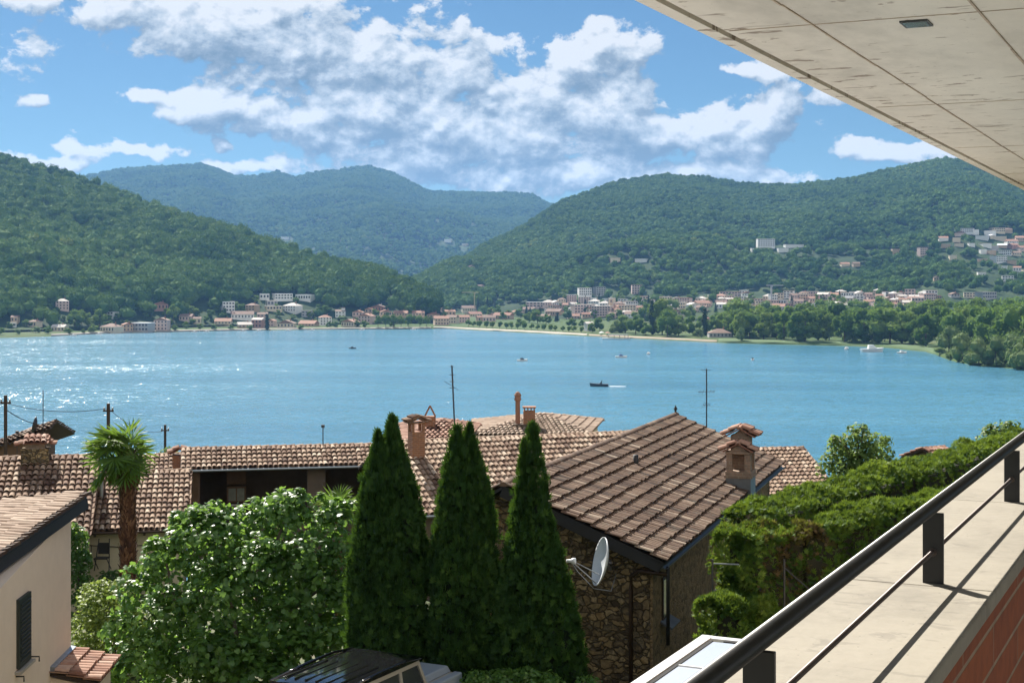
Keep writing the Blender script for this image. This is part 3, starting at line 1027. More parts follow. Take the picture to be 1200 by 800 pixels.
# ---- satellite dish on the gable wall
dc = P(706, 658, 32.35)
dish = empty('satellite_dish', P(722, 664, 33.4), 'white satellite dish bracketed to the stone gable wall', 'satellite dish')
ddir = nrm((-.95, -.16, .22))
mb = MB()
prof = [(0.0, -.07)] + [(.52 * t, -.07 + .13 * t * t) for t in np.linspace(.12, 1, 10)] + [(.535, .075), (.53, .045)] + [(.5 * t, -.09 + .12 * t * t) for t in np.linspace(1, 0.02, 8)]
mb.lathe(prof, dc, 28, ddir)
mb.build('reflector', M['dish_white'], dish, smooth=True)
lnb = dc + ddir * .72 - UP * .12
dside = nrm(np.cross(ddir, UP))
mb = MB().tube([dc - nrm(np.cross(dside, ddir)) * .5, lnb], .016, 8)
mb.tube([dc - UP * .3 + ddir * .05, lnb + UP * .02], .012, 8)
mb.build('feed_arm', M['antenna_pale'], dish)
MB().lathe([(0, -.1), (.035, -.1), (.04, 0), (.07, .03), (.07, .1), (0, .11)], lnb, 12, nrm(dc - lnb)).build('receiver', M['dish_white'], dish, smooth=True)
mb = MB().tube([dc - ddir * .08, dc - ddir * .2, P(716, 664, 33.0), P(722, 664, 33.55)], .024, 8)
mb.box(P(714, 662, 32.8), (.1, .08, .22))
mb.build('wall_bracket', M['antenna_metal'], dish)
mb = MB().tube([lnb, lnb - UP * .2 - ddir * .15, dc - UP * .62 + ddir * .2, dc - UP * .6 - ddir * .2, P(722, 672, 33.5)], .010, 6)
mb.build('cable', M['antenna_pale'], dish)

# ---- long house with pale tiles behind the conifers
A, Bp = P(447, 519.2, 57.7), P(745, 507, 61.9)
Bp[2] = A[2]
root, roof, H = gable_house('long_house', 'long low house under a pale tiled roof behind the pointed conifers', A, Bp, 5.5, 22.5, 3.5, -12.2,
                            dict(tile=M['tile_pale']), og=(.2, .2), tiles=dict(course=.40, sp=.205, bias=.12))
MB().prism(H['poly'], H['wv']).build('wall', M['plaster_dark'], root)
h, U, V, N = H['h'], H['U'], H['V'], H['N']
MB().tube([A + V * 5.55 + UP * .0, Bp + V * 5.55], .06, 8).build('gutter', M['zinc'], roof)
# ridge chimney of brick with an open hat
q = on_plane(488, 536, A, N)
cax = np.array([U, h, UP])
ch = chimney(root, q, cax, .52, .52, 1.0, None, None).build('chimney', M['brick_chimney'], root)
mb = MB()
t = q + UP * 1.0
for sx in (-1, 1):
    for sy in (-1, 1):
        mb.box(t + U * sx * .21 + h * sy * .21 + UP * .16, (.1, .1, .32), cax)
mb.box(t + UP * .345, (.56, .56, .05), cax)
mb.build('chimney_pier', M['brick_chimney'], ch)
mb = MB()
for sgn in (-1, 1):
    vv = nrm(U * sgn - UP * .5)
    tile_field(mb, t + UP * .58 - h * .36, h, .72, vv, .48, course=.24, sp=.18, jit=.5)
    nn = nrm(np.cross(h, vv)); nn = nn if nn[2] > 0 else -nn
    mb.prism([t + UP * .58 - h * .36, t + UP * .58 + h * .36, t + UP * .58 + h * .36 + vv * .46, t + UP * .58 - h * .36 + vv * .46], -nn * .035, .4)
mb.build('chimney_cap', M['tile_pale'], ch)

# ---- barn with a dark open loggia
A = P(212, 526.5, 62.0)
Bp = A + nrm((.978, .21, 0)) * 8.3
root, roof, H = gable_house('loggia_barn', 'barn with an open dark loggia under a strip of pale tiles', A, Bp, 1.75, 22, 5.0, -12.5,
                            dict(tile=M['tile_pale']), og=(.35, .0), oe=.25, tiles=dict(course=.42, sp=.205, bias=.05), cat='barn')
U, h, V, N = H['U'], H['h'], H['V'], H['N']
W = H['W']
zt = A[2] - .75
mb = MB()
bk = A - h * 2.2 + U * .4
mb.prism([bk + UP * -.9, bk + U * (W - .5) + UP * -.9, (bk + U * (W - .5)) * (1, 1, 0) - UP * 12.5, bk * (1, 1, 0) - UP * 12.5], -h * .2)
for s in (.35, W - .55):
    q = A + U * s
    mb.prism([q - UP * .25, q + h * 1.25 - UP * .75, (q + h * 1.25) * (1, 1, 0) - UP * 12.5, (q - h * 2.2) * (1, 1, 0) - UP * 12.5, q - h * 2.2 - UP * .95], U * .3)
q = A + U * (W / 2) + h * -.45
mb.box(q * (1, 1, 0) - UP * 11.2, (W - 1.2, 3.3, 2.4), np.array([U, h, UP]))
mb.build('wall', M['plaster_dark'], root)
mb = MB()
mb.box(A + U * W / 2 + h * 1.2 - UP * .72, (W - .4, .18, .2), np.array([U, h, UP]))
mb.build('beam', M['wood_dark'], root)
for s in (5.55, ):
    MB().box((A + U * s + h * 1.15) * (1, 1, 0) + UP * ((zt - 10.0) / 2), (.75, .3, 10.0 + zt), np.array([U, h, UP])).build('pillar', M['plaster_dark'], root)
MB().box((A + U * .55 + h * 1.22) * (1, 1, 0) + UP * ((zt - 10.0) / 2), (.45, .3, 10.0 + zt), np.array([U, h, UP])).build('pillar', M['wood_brown'], root)
wc = P(277, 579, 62.8)
wax = np.array([U, h, UP])
win = MB().box(wc, (.80, .08, .68), wax).build('window', M['wood_brown'], root)
MB().box(wc + h * .045 - UP * .0, (.66, .02, .52), wax).build('pane', plain('pane_pale', (.16, .16, .14), .4, 3, .3, 0), win)
mb = MB()
for a_ in (-.0,):
    mb.box(wc + h * .06 + U * a_, (.05, .02, .56), wax)
mb.build('glazing_bar', M['wood_brown'], win)
MB().box(wc + h * .05 - UP * .44, (.9, .16, .06), wax).build('sill', M['frame_white'], win)
MB().box(wc + UP * .95, (.8, .06, 1.0), wax).build('shutter_board', M['wood_brown'], root)
MB().tube([A + V * 1.82 + U * .1 - UP * .02, Bp + V * 1.82 - UP * .02], .055, 8).build('gutter', M['zinc'], roof)
mb = MB()
tile_field(mb, A + V * -.1, U, W, V, .2, course=.2, sp=.3)
q = P(211, 534, 62.6)
ch = chimney(root, q, wax, .62, .6, .06, None, None).build('chimney', M['brick_chimney'], root)
mb = MB()
t = q + UP * .34
for sgn in (-1, 1):
    vv = nrm(U * sgn - UP * .5)
    tile_field(mb, t - h * .40, h, .8, vv, .50, course=.3, sp=.2, jit=.6)
    nn = nrm(np.cross(h, vv)); nn = nn if nn[2] > 0 else -nn
    mb.prism([t - h * .40, t + h * .40, t + h * .40 + vv * .47, t - h * .40 + vv * .47], -nn * .04, .4)
mb.build('chimney_cap', M['tile_red'], ch)

# ---- house with big tiled roof at the left
Bp = P(114, 534.5, 56.2)
A = Bp - nrm((.975, .22, 0)) * 7.6
root, roof, H = gable_house('corner_house', 'house with a large pale tiled roof and stone chimney left of the palm', A, Bp, 5.75, 21.8, 4.0, -12.0,
                            dict(tile=M['tile_pale']), og=(.2, .25), tiles=dict(course=.40, sp=.225, bias=-.02))
MB().prism(H['poly'], H['wv']).build('wall', M['plaster_cream'], root)
h, U, V, N = H['h'], H['U'], H['V'], H['N']
cax = np.array([U, h, UP])
q = on_plane(42, 541, A, N)
ch = chimney(root, q, cax, 1.0, .8, .52, None, None).build('chimney', M['rubble'], root)
t = q + UP * .55
mb = MB().box(t + UP * .08, (.7, .6, .22), cax)
mb.build('chimney_pier', M['brick_grey'], ch)
mb = MB()
for sgn in (-1, 1):
    vv = nrm(h * sgn - UP * .5)
    tile_field(mb, t + UP * .42 - U * .42, U, .84, vv, .55, course=.28, sp=.2, jit=.6, bias=.1)
    nn = nrm(np.cross(U, vv)); nn = nn if nn[2] > 0 else -nn
    mb.prism([t + UP * .42 - U * .42, t + UP * .42 + U * .42, t + UP * .42 + U * .42 + vv * .52, t + UP * .42 - U * .42 + vv * .52], -nn * .035, .4)
    vv = nrm(U * sgn - UP * .35)
    tile_field(mb, t + UP * .18 + U * sgn * .36 - h * .3, h, .6, vv, .36, course=.34, sp=.2, jit=.6, bias=.1)
ridge_tiles(mb, t + UP * .42 - U * .42, t + UP * .42 + U * .42, .09, .28, bias=.1)
mb.build('chimney_cap', M['tile_red'], ch)

# ---- lower house beside it, cream wall below
Bp = P(223, 551.5, 60.2)
A = Bp - nrm((.98, .19, 0)) * 4.7
root, roof, H = gable_house('cream_house', 'cream walled house with pale tiled roof behind the palm', A, Bp, 4.55, 21.8, 2.5, -12.4,
                            dict(tile=M['tile_pale']), og=(.1, .2), tiles=dict(course=.40, sp=.205, bias=.03))
MB().prism(H['poly'], H['wv']).build('wall', M['plaster_cream'], root)
h, U, V, N = H['h'], H['U'], H['V'], H['N']
for s in np.arange(.4, 4.2, .9):
    MB().box(A + U * s + V * 4.4 - N * .11, (.09, .5, .1), np.array([U, V, N])).build('rafter', M['wood_dark'], roof)
MB().tube([A + V * 4.6 - UP * .02, Bp + V * 4.6 - UP * .02], .055, 8).build('gutter', M['copper_pipe'], roof)
mb = MB()
q0 = (A + h * (H['f'] + .04)) * (1, 1, 0)
for a_, b_ in ((1.0, 3.3), (3.4, 4.0)):
    mb.tube([q0 + U * a_ + UP * -9.75, q0 + U * (a_ + b_) / 2 + UP * -9.85, q0 + U * b_ + UP * -9.8], .015, 6)
mb.tube([q0 + U * 1.15 - UP * 9.75, q0 + U * 1.15 - UP * 10.3], .012, 6)
mb.tube([q0 + U * 2.3 - UP * 9.8, q0 + U * 2.3 - UP * 10.8], .012, 6)
mb.build('wall_cable', M['cable'], root)
# a pipe against the gable of the taller neighbour
o = MB().tube([P(119, 560, 57.6), P(119, 590, 57.6)], .07, 8).build('vent_pipe', M['zinc'], origin=P(119, 590, 57.6))
tag(o, 'grey metal vent pipe between the two tiled roofs left of the palm', 'pipe')

# folding garden chair by the cream wall
gc = empty('garden_chair', P(120, 668, 55.2), 'dark folding garden chair leaning by the cream wall', 'chair')
c0 = P(120, 668, 55.2)
mb = MB()
for sx in (-.24, .24):
    mb.tube([c0 + np.array((sx * 1.15, -.1, 0)), c0 + np.array((sx * .8, .25, 1.15))], .022, 6)
mb.build('back_frame', M['iron'], gc)
for sx in (-.24, .24):
    MB().tube([c0 + np.array((sx, .3, 0)), c0 + np.array((sx, -.3, .5))], .02, 6).build('leg', M['iron'], gc)
MB().box(c0 + np.array((0, -.08, .48)), (.5, .45, .04)).build('seat', M['iron'], gc)
MB().box(c0 + np.array((0, .16, .8)), (.40, .03, .42)).build('backrest', M['iron'], gc)

# ---- small roof behind it and the far houses of the row
def bare_house(name, label, A, Bp, slope, pitch, back, ground, tile, wall, **kw):
    root, roof, H = gable_house(name, label, A, Bp, slope, pitch, back, ground, dict(tile=tile), **kw)
    MB().prism(H['poly'], H['wv']).build('wall', wall, root)
    return root, roof, H


A, Bp = P(150, 536, 66), P(214, 531.5, 66.5)
Bp[2] = A[2] + .1
bare_house('low_house', 'low house whose pale roof shows right behind the palm crown', A, Bp, 2.2, 20, 2.0, -15, M['tile_pale'], M['plaster_dark'])
A, Bp = P(884, 528, 68), P(938, 527, 69)
Bp[2] = A[2]
def _msk(s, t, W=np.linalg.norm(Bp - A)):
    return True
bare_house('pale_roofed_house', 'house with pale tiled roof beyond the stone house', A - np.array((3, 0, 0)), Bp + np.array((.1, 0, 0)), 4.6, 20, 3.0, -15,
           M['tile_pale'], M['plaster_cream'], tiles=dict(bias=.1, sp=.22))
A, Bp = P(1080, 526, 75), P(1106, 524, 76)
bare_house('red_chimney_house', 'small building showing only its red roof end above the hedge', A, Bp, 1.5, 22, 1.5, -17, M['tile_red'], M['plaster_dark'])


def hip_roof_house(name, label, apex, corners, ground, tile, wall):
    """pyramid roof over four eave corners, tiled on every face"""
    ctr = np.mean(corners, axis=0)
    root = empty(name, (ctr[0], ctr[1], ground), label, 'house')
    mb, caps, bd = MB(), MB(), MB()
    for i in range(4):
        a, b = np.asarray(corners[i], float), np.asarray(corners[(i + 1) % 4], float)
        W = np.linalg.norm(b - a)
        U = (b - a) / W
        sa = np.dot(apex - a, U)
        foot = a + U * sa
        L = np.linalg.norm(apex - foot)
        V = (foot - apex) / L
        def msk(s, t, W=W, sa=sa, L=L):
            fr = t / L
            return sa - sa * fr - .1 <= s <= sa + (W - sa) * fr + .1
        tile_field(mb, a - V * L, U, W, V, L, course=.42, sp=.24, mask=msk, bias=.0)
        ridge_tiles(caps, apex, a, .11, .4)
        bd.add([apex - UP * .03, a - UP * .03, b - UP * .03], [(0, 1, 2)])
    roof = mb.build('roof', tile, root)
    bd.build('roof_boards', M['roof_batten'], roof)
    caps.build('hip_cap', tile, roof)
    q = [ctr + (np.asarray(c) - ctr) * .92 for c in corners]
    MB().prism([(c[0], c[1], ground) for c in q], UP * (corners[0][2] - .1 - ground)).build('wall', wall, root)
    return root, roof


ap = P(637, 486, 80)
E = P(696, 508, 76)[2]
cs = [np.array((P(545, 520, 76)[0], 75.5, E - .1)), np.array((P(692, 508, 76)[0], 76.5, E - .1)), np.array((5.2, 84.5, E - .1)), np.array((-2.2, 84, E - .1))]
root, roof = hip_roof_house('hip_roofed_house', 'house with brown hipped roof and two chimneys above the third conifer', ap, cs, -17, M['tile_grey'], M['plaster_cream'])
q = P(613, 503, 77.5)
ch = MB().box(q + np.array((.0, 0, -.2)), (1.05, .7, 1.0)).build('chimney', M['plaster_dark'], root)
mb = MB().box(q + np.array((.32, 0, .62)), (.62, .62, .72))
for sx in (.07, .25, .42, .58):
    mb.box(q + np.array((sx, -.25, 1.05)), (.06, .1, .18)); mb.box(q + np.array((sx, .25, 1.05)), (.06, .1, .18))
mb.box(q + np.array((.32, 0, 1.17)), (.7, .7, .07))
mb.build('chimney_brickwork', M['brick_chimney'], ch)
mb = MB().tube([q + np.array((-.28, 0, .2)), q + np.array((-.28, 0, 1.5))], .13, 10)
mb.lathe([(.13, 0), (.2, .05), (.16, .22), (.2, .3), (.1, .45), (0, .5)], q + np.array((-.28, 0, 1.5)), 10)
mb.build('chimney_pot', M['tile_red'], ch)
ap = P(517, 493, 70)
E = P(480, 518, 66)[2]
cs = [np.array((P(474, 515, 66)[0], 65.5, E)), np.array((P(548, 515, 66)[0], 66.5, E)), np.array((-1.6, 74, E)), np.array((-5.6, 74, E))]
root, roof = hip_roof_house('pink_roofed_house', 'house with a pinkish hipped roof left of the tall aerial', ap, cs, -16, M['tile_red'], M['plaster_dark'])
q = P(504, 500, 68.5)
ch = MB().box(q - UP * .5, (.5, .5, 2.0)).build('chimney', M['brick_chimney'], root)
mb = MB()
for sgn in (-1, 1):
    mb.tube([q + np.array((sgn * .24, 0, .5)), q + np.array((0, 0, .98))], .045, 6)
mb.build('chimney_cap', M['brick_chimney'], ch)
# dark brown roof at the far left edge: a gable end and underside seen from below the eave
A, Bp = P(-60, 538, 73), P(66, 493.5, 73)
root, roof, H = gable_house('brown_roofed_house', 'house with dark brown roof under the aerials at the left edge', A, Bp, .95, 16, 3.2, -15,
                            dict(tile=M['tile_old']), og=(.2, .9), tiles=dict(sp=.22))
MB().prism(H['poly'], H['wv']).build('wall', M['wood_brown'], root)

# ---- beige house at the left edge, its high wall under a mono-pitch roof
R1, R2, R3 = P(101, 578.5, 30.0), P(0, 649, 25.9), P(0, 593, 29.9)
ev = nrm(R2 - R1)
lf = nrm((R3 - R1) - ev * np.dot(R3 - R1, ev))
N = nrm(np.cross(ev, lf))
N = N if N[2] > 0 else -N
root = empty('beige_house', (P(60, 700, 28)[0], 26, -9.6), 'beige plastered house with green shutter at the left edge', 'house')
mb = MB()
tile_field(mb, R1, ev, 9.0, lf, 5.4, course=.36, sp=.165, jit=1.3, bias=.0, flat=.55)
roof = mb.build('roof', M['tile_grey'], root)
MB().prism([R1 + N * .01, R1 + ev * 9 + N * .01, R1 + ev * 9 + lf * 5.4 + N * .01, R1 + lf * 5.4 + N * .01], -N * .09).build('roof_boards', M['black_board'], roof)
mb = MB()
for i in range(46):     # the stepped tile ends along the verge
    q = R1 + ev * (i * .196 + .05) - lf * .02
    mb.box(q + N * (.015 + RNG.uniform(0, .02)), (.19, .16, .055), np.array([nrm(ev + N * .12), lf, nrm(N - ev * .12)]), RNG.uniform(0, .25))
mb.build('verge_tiles', M['tile_old'], roof)
wa, wd = P(83, 606, 30.0), nrm((.052, -.9986, 0))
lw = np.array((-.9986, -.052, 0))
zt = wa[2] + .10
mb = MB().prism([(wa[0], wa[1], -9.6), (wa[0], wa[1], zt), (*(wa + wd * 9)[:2], zt - 1.0), (*(wa + wd * 9)[:2], -9.6)], lw * 4.6)
mb.build('wall', M['plaster_beige'], root)
mb = MB().prism([R1 - N * .085 - ev * .02, R1 - N * .30 - ev * .02, R1 + ev * 9 - N * .30, R1 + ev * 9 - N * .085], lf * .05)
mb.build('eave_board', M['black_board'], roof)
wax = np.array([wd, -lw, UP])
# shutter: find its place on the wall plane
sa, sb = on_plane(19, 740, wa, lw), on_plane(33, 732, wa, lw)
top, bot = on_plane(33, 692, wa, lw)[2], on_plane(33, 771, wa, lw)[2]
sc_ = (sa + sb) / 2 * (1, 1, 0) + UP * (top + bot) / 2
sw = np.linalg.norm((sb - sa)[:2])
sh = MB().box(sc_ - lw * .03, (sw, .06, top - bot), wax).build('shutter', M['shutter_green'], root, bevel=.004)
mb = MB()
for i in range(14):
    mb.box(sc_ - lw * .066 + UP * ((i - 6.5) * (top - bot - .16) / 14), (sw - .14, .014, .05), np.array([wd, nrm(-lw - UP * .5), nrm(UP - lw * .5)]))
mb.build('louvre', M['shutter_green'], sh)
MB().box(sc_ - lw * .05 - UP * ((top - bot) / 2 + .05), (sw + .2, .12, .05), wax).build('window_sill', M['concrete_edge'], root)
mb = MB()
for t_, z_ in ((sw / 2 + .22, bot - .02), (-sw / 2 - .02, bot - .12)):
    q = sc_ * (1, 1, 0) - wd * t_ + UP * (z_ + .0)
    mb.tube([q, q - lw * .14, q - lw * .14 - UP * .09], .014, 6)
mb.build('shutter_catch', M['iron'], root)

# lean-to with its little tiled roof at the corner of the beige house
q0 = on_plane(84, 762, wa, lw)
lr = empty('tiled_lean_to', (q0[0] + .5, q0[1] - .4, -9.6), 'little lean-to with red tiled roof at the beige house corner', 'lean-to')
U = nrm((.052, -.9986, 0))
rt = -lw
V = nrm(rt * .96 - UP * .22)
mb = MB()
tile_field(mb, q0 + U * -.05, U, 1.75, V, .95, course=.46, sp=.19, jit=.6, bias=.18, flat=.7)
rf = mb.build('roof', M['tile_red'], lr)
NN = nrm(np.cross(U, V)); NN = NN if NN[2] > 0 else -NN
MB().prism([q0, q0 + U * 1.7, q0 + U * 1.7 + V * .93, q0 + V * .93], -NN * .07).build('roof_boards', M['roof_batten'], rf)
mb = MB()
for i in range(5):
    mb.box(q0 + U * (.17 + i * .34) + NN * .06 + V * .02, (.33, .10, .1), np.array([U, V, NN]), .2)
mb.build('flashing', M['zinc'], rf)
MB().prism([q0 * (1, 1, 0) + UP * (q0[2] - .12), q0 * (1, 1, 0) + UP * -9.6, (q0 + rt * .78) * (1, 1, 0) - UP * 9.6, (q0 + rt * .78) * (1, 1, 0) + UP * (q0[2] - .3)], U * 1.6).build('wall', M['plaster_beige'], lr)

# ------------------------------------------------------------------ aerials, poles and wires
def yagi(mb, c, boom, el, n, length):
    mb.tube([c - boom * length / 2, c + boom * length / 2], .012, 5)
    for i in range(n):
        t = -length / 2 + length * (i + .5) / n
        w = .22 + .14 * (i / n)
        mb.tube([c + boom * t - el * w, c + boom * t + el * w], .007, 4)


def mast(name, label, px, pb, pt, y, r=.03, cat='aerial', mat=None, extra=None, lean=0.0):
    b, t = P(px, pb, y), P(px, pt, y)
    b = b - UP * .6
    t = t + np.array((lean, 0, 0))
    root = empty(name, b, label, cat)
    MB().tube([b, t], r, 8).build('mast', mat or M['antenna_metal'], root)
    if extra:
        extra(root, b, t)
    return root


def ex1(root, b, t):
    mb = MB()
    for dz, n, l in ((.05, 3, .28), (.42, 4, .36), (.72, 3, .3), (1.0, 4, .34)):
        yagi(mb, t - UP * dz, nrm((.35, -.93, 0)), nrm((.93, .35, 0)) * .35, n, l)
    mb.tube([t - UP * 1.0 + np.array((-.35, 0, .3)), t - UP * 1.0 + np.array((.3, 0, -.1))], .01, 5)
    mb.build('antenna', M['antenna_metal'], root)


def ex2(root, b, t):
    mb = MB()
    mb.tube([t - UP * .05 + np.array((-.25, 0, 0)), t - UP * .05 + np.array((.2, 0, 0))], .008, 4)
    for dz, l in ((1.02, .9), (1.6, .4)):
        yagi(mb, t - UP * dz, nrm((-.9, -.4, 0)), nrm((.3, -.3, .9)) * .4, 5, l)
    mb.build('antenna', M['antenna_metal'], root)


def ex3(root, b, t):
    mb = MB()
    mb.box(t + UP * -.04, (.14, .10, .12))
    mb.build('antenna_head', M['antenna_metal'], root)


def ex4(root, b, t):
    mb = MB()
    mb.lathe([(0, 0), (.1, 0.01), (.26, .05), (.42, .12), (.42, .14), (.2, .04), (0, .02)], t - UP * 1.72 - np.array((.3, 0, 0)), 16, nrm((-.95, -.1, .2)))
    mb.build('dish', M['antenna_metal'], root, smooth=True)


mast('tall_aerial', 'tall leaning aerial mast rising behind the middle conifer', 534, 512, 428, 66, .035, extra=ex1, lean=-.17)
mast('television_aerial', 'slim television aerial standing behind the stone house roof', 828, 506, 432, 66, .028, mat=M['antenna_metal'], extra=ex2)
mast('short_aerial', 'short thin aerial on the ridge of the loggia barn', 378.5, 527, 498, 63, .022, extra=ex3)
mast('dish_aerial', 'aerial with small dish on the dark brown roof', 50.5, 502, 457, 72, .022, extra=ex4)
mast('stub_aerial', 'thin stub aerial low on the dark brown roof', 20, 520, 505, 72, .02, extra=ex3)


def exp_(root, b, t):
    mb = MB()
    mb.box(t - UP * .35 + np.array((.0, 0, 0)), (.5, .08, .08))
    mb.build('cross_arm', M['wood_dark'], root)
    for sx in (-.2, .2):
        MB().lathe([(.03, 0), (.045, .05), (.03, .12), (0, .13)], t - UP * .31 + np.array((sx, 0, 0)), 8).build('insulator', M['antenna_pale'], root)


POLES = [mast('utility_pole', 'dark utility pole at the left edge of the brown roof', 6.5, 530, 463, 70, .085, 'pole', M['wood_dark'], exp_),
         mast('utility_pole', 'dark utility pole rising behind the palm crown', 127, 510, 472.5, 70.5, .085, 'pole', M['wood_dark'], exp_),
         mast('utility_pole', 'distant utility pole right of the palm', 193.5, 532, 497.5, 92, .08, 'pole', M['wood_dark'], exp_)]
PT = [P(6.5, 472, 70), P(127, 478, 70.5), P(193.5, 504, 92), P(-90, 477, 70)]


def wire(a, b, sag, label, r=.014):
    pts = [a + (b - a) * t - UP * sag * 4 * t * (1 - t) for t in np.linspace(0, 1, 15)]
    o = MB().tube(pts, r, 5).build('overhead_cable', M['cable'], origin=a)
    tag(o, label, 'cable', 'overhead cables between the poles')


wire(PT[0], PT[1], .28, 'sagging cable strung between the left pole and the pole behind the palm')
wire(PT[1], PT[2], .5, 'cable dropping from the pole behind the palm to the distant pole')
wire(PT[3], PT[0], .2, 'cable leaving the frame from the leftmost pole')
wire(PT[0] - UP * .3, P(44, 497, 71), .1, 'slack cable from the leftmost pole to the dish aerial', .02)

# ------------------------------------------------------------------ near plants
LEAF_KITE = (np.array([(0, -.5, 0), (.32, 0, .08), (0, .5, -.06), (-.32, 0, .08)]), np.array([(0, 1, 2, 3)]))
_fl = [(0, -.42), (.22, -.45), (.46, -.22), (.30, -.06), (.52, .18), (.26, .20), (.0, .58), (-.26, .20), (-.52, .18), (-.30, -.06), (-.46, -.22), (-.22, -.45)]
_fv = [(0, 0, .06)] + [(a, b, -.10 * (a * a + b * b) * 2) for a, b in _fl]
FIG_LEAF = (np.array(_fv), np.array([(0, i, i % 12 + 1) for i in range(1, 13)]))
# a flat fan of scale foliage (thuja): five narrow fingers
_sv, _sf = [], []
for i_, a_ in enumerate((-55, -25, 0, 25, 55)):
    a_ = math.radians(a_)
    l_ = 1.0 - abs(i_ - 2) * .16
    dx, dy = math.sin(a_), math.cos(a_)
    b_ = len(_sv)
    _sv += [(0, 0, 0), (dx * l_ * .55 + dy * .10, dy * l_ * .55 - dx * .10, .03 * (i_ - 2)), (dx * l_, dy * l_, .05), (dx * l_ * .55 - dy * .10, dy * l_ * .55 + dx * .10, .03)]
    _sf.append((b_, b_ + 1, b_ + 2, b_ + 3))
SPRAY = (np.array(_sv), np.array(_sf))


def conifer(label, base, lobes, n, seed):
    """columnar conifer of upright foliage fans; lobes: (dx, dy, height, width profile)"""
    rng = np.random.default_rng(seed)
    root = empty('conifer', base, label, 'conifer', 'three pointed conifers in a row')
    parts, core = [], MB()
    tot = sum(l[2] for l in lobes)
    for dx, dy, H, prof in lobes:
        m = int(n * H / tot)
        t = 1 - np.sqrt(rng.uniform(0, 1, m)) * .985 if False else rng.uniform(0.0, 1.0, m) ** 1.15
        hs, rs = [p[0] for p in prof], [p[1] for p in prof]
        R = np.interp(t, hs, rs)
        keep = rng.uniform(0, 1, m) < np.clip(R / max(rs) + .22, 0, 1)
        t, R = t[keep], R[keep]
        m = len(t)
        a = rng.uniform(0, 2 * math.pi, m)
        lump = np.array([noise.noise(Vector((math.cos(q) * 1.5 + seed, math.sin(q) * 1.5, w * H * 1.25))) for q, w in zip(a, t)])
        lump2 = np.array([noise.noise(Vector((math.cos(q) * 4 + seed, math.sin(q) * 4, w * H * 3.4))) for q, w in zip(a, t)])
        rr = R * (1 + .20 * lump + .15 * lump2) - rng.uniform(0, .13, m) ** 1.5 + np.where(rng.uniform(0, 1, m) < .06, rng.uniform(.02, .10, m), 0)
        rr = np.maximum(rr, .01)
        pos = base + np.stack([dx + rr * np.cos(a), dy + rr * np.sin(a), t * H], 1)
        out = np.stack([np.cos(a), np.sin(a), np.zeros(m)], 1)
        tang = np.stack([-np.sin(a), np.cos(a), np.zeros(m)], 1)
        up = UP[None] * 1.0 + out * rng.uniform(.15, .8, (m, 1)) + rng.normal(0, .22, (m, 3))
        nor = tang * rng.normal(0, 1, (m, 1)) + out * rng.uniform(.2, 1, (m, 1))
        tint = np.clip(.36 + .35 * lump2 + .2 * lump + rng.normal(0, .16, m), 0, 1)
        parts.append(spread(*SPRAY, pos, nor, up, rng.uniform(.10, .19, m), tint))
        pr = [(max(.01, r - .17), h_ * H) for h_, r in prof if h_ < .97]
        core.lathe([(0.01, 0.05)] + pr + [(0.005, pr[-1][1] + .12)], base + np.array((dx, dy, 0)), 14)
    V, Fc, T = join(parts)
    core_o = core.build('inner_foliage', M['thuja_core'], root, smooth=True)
    link_mesh('crown', raw_mesh('crown', V - base, Fc, T, M['thuja_leaf']), root)
    MB().tube([base - UP * .3, base + UP * 1.2], [.16, .12], 10).build('trunk', M['bark'], root)


PROF = [(0, .66), (.1, .71), (.37, .71), (.55, .66), (.67, .57), (.79, .43), (.88, .27), (.94, .13), (1, .01)]
PROF2 = [(0, .56), (.1, .60), (.38, .60), (.55, .57), (.68, .50), (.80, .38), (.89, .23), (.95, .11), (1, .01)]
PROF3 = [(0, 1.04), (.08, 1.0), (.15, .92), (.33, .75), (.48, .62), (.63, .46), (.76, .32), (.87, .19), (.94, .11), (1, .03)]


def sc_prof(p, k_):
    return [(a, b * k_) for a, b in p]


def hgt(py, y, gz):
    return P(0, py, y)[2] - gz


Y1 = 30.6
gz = -9.4
b1 = np.array((P(455, 0, Y1)[0], Y1, gz))
conifer('broad twin-topped pointed conifer next to the fig tree', b1, [(.07, .1, hgt(490, Y1, gz), PROF), (-.20, -.12, hgt(507, Y1, gz), sc_prof(PROF, .82))], 21000, 3)
b2 = np.array((P(543, 0, Y1)[0], Y1, gz))
conifer('slim twin-topped pointed conifer in the middle of three', b2, [(.12, .1, hgt(499, Y1, gz), sc_prof(PROF2, .92)), (-.13, -.1, hgt(501, Y1, gz), sc_prof(PROF2, .92))], 19000, 5)
b3 = np.array((P(632, 0, Y1)[0], Y1 - .2, gz))
conifer('widest-based pointed conifer next to the stone house', b3, [(-.14, .1, hgt(497, Y1, gz), PROF3), (-.30, -.05, hgt(517, Y1, gz), sc_prof(PROF3, .62)), (.22, -.1, hgt(610, Y1, gz), sc_prof(PROF3, .98))], 23000, 8)


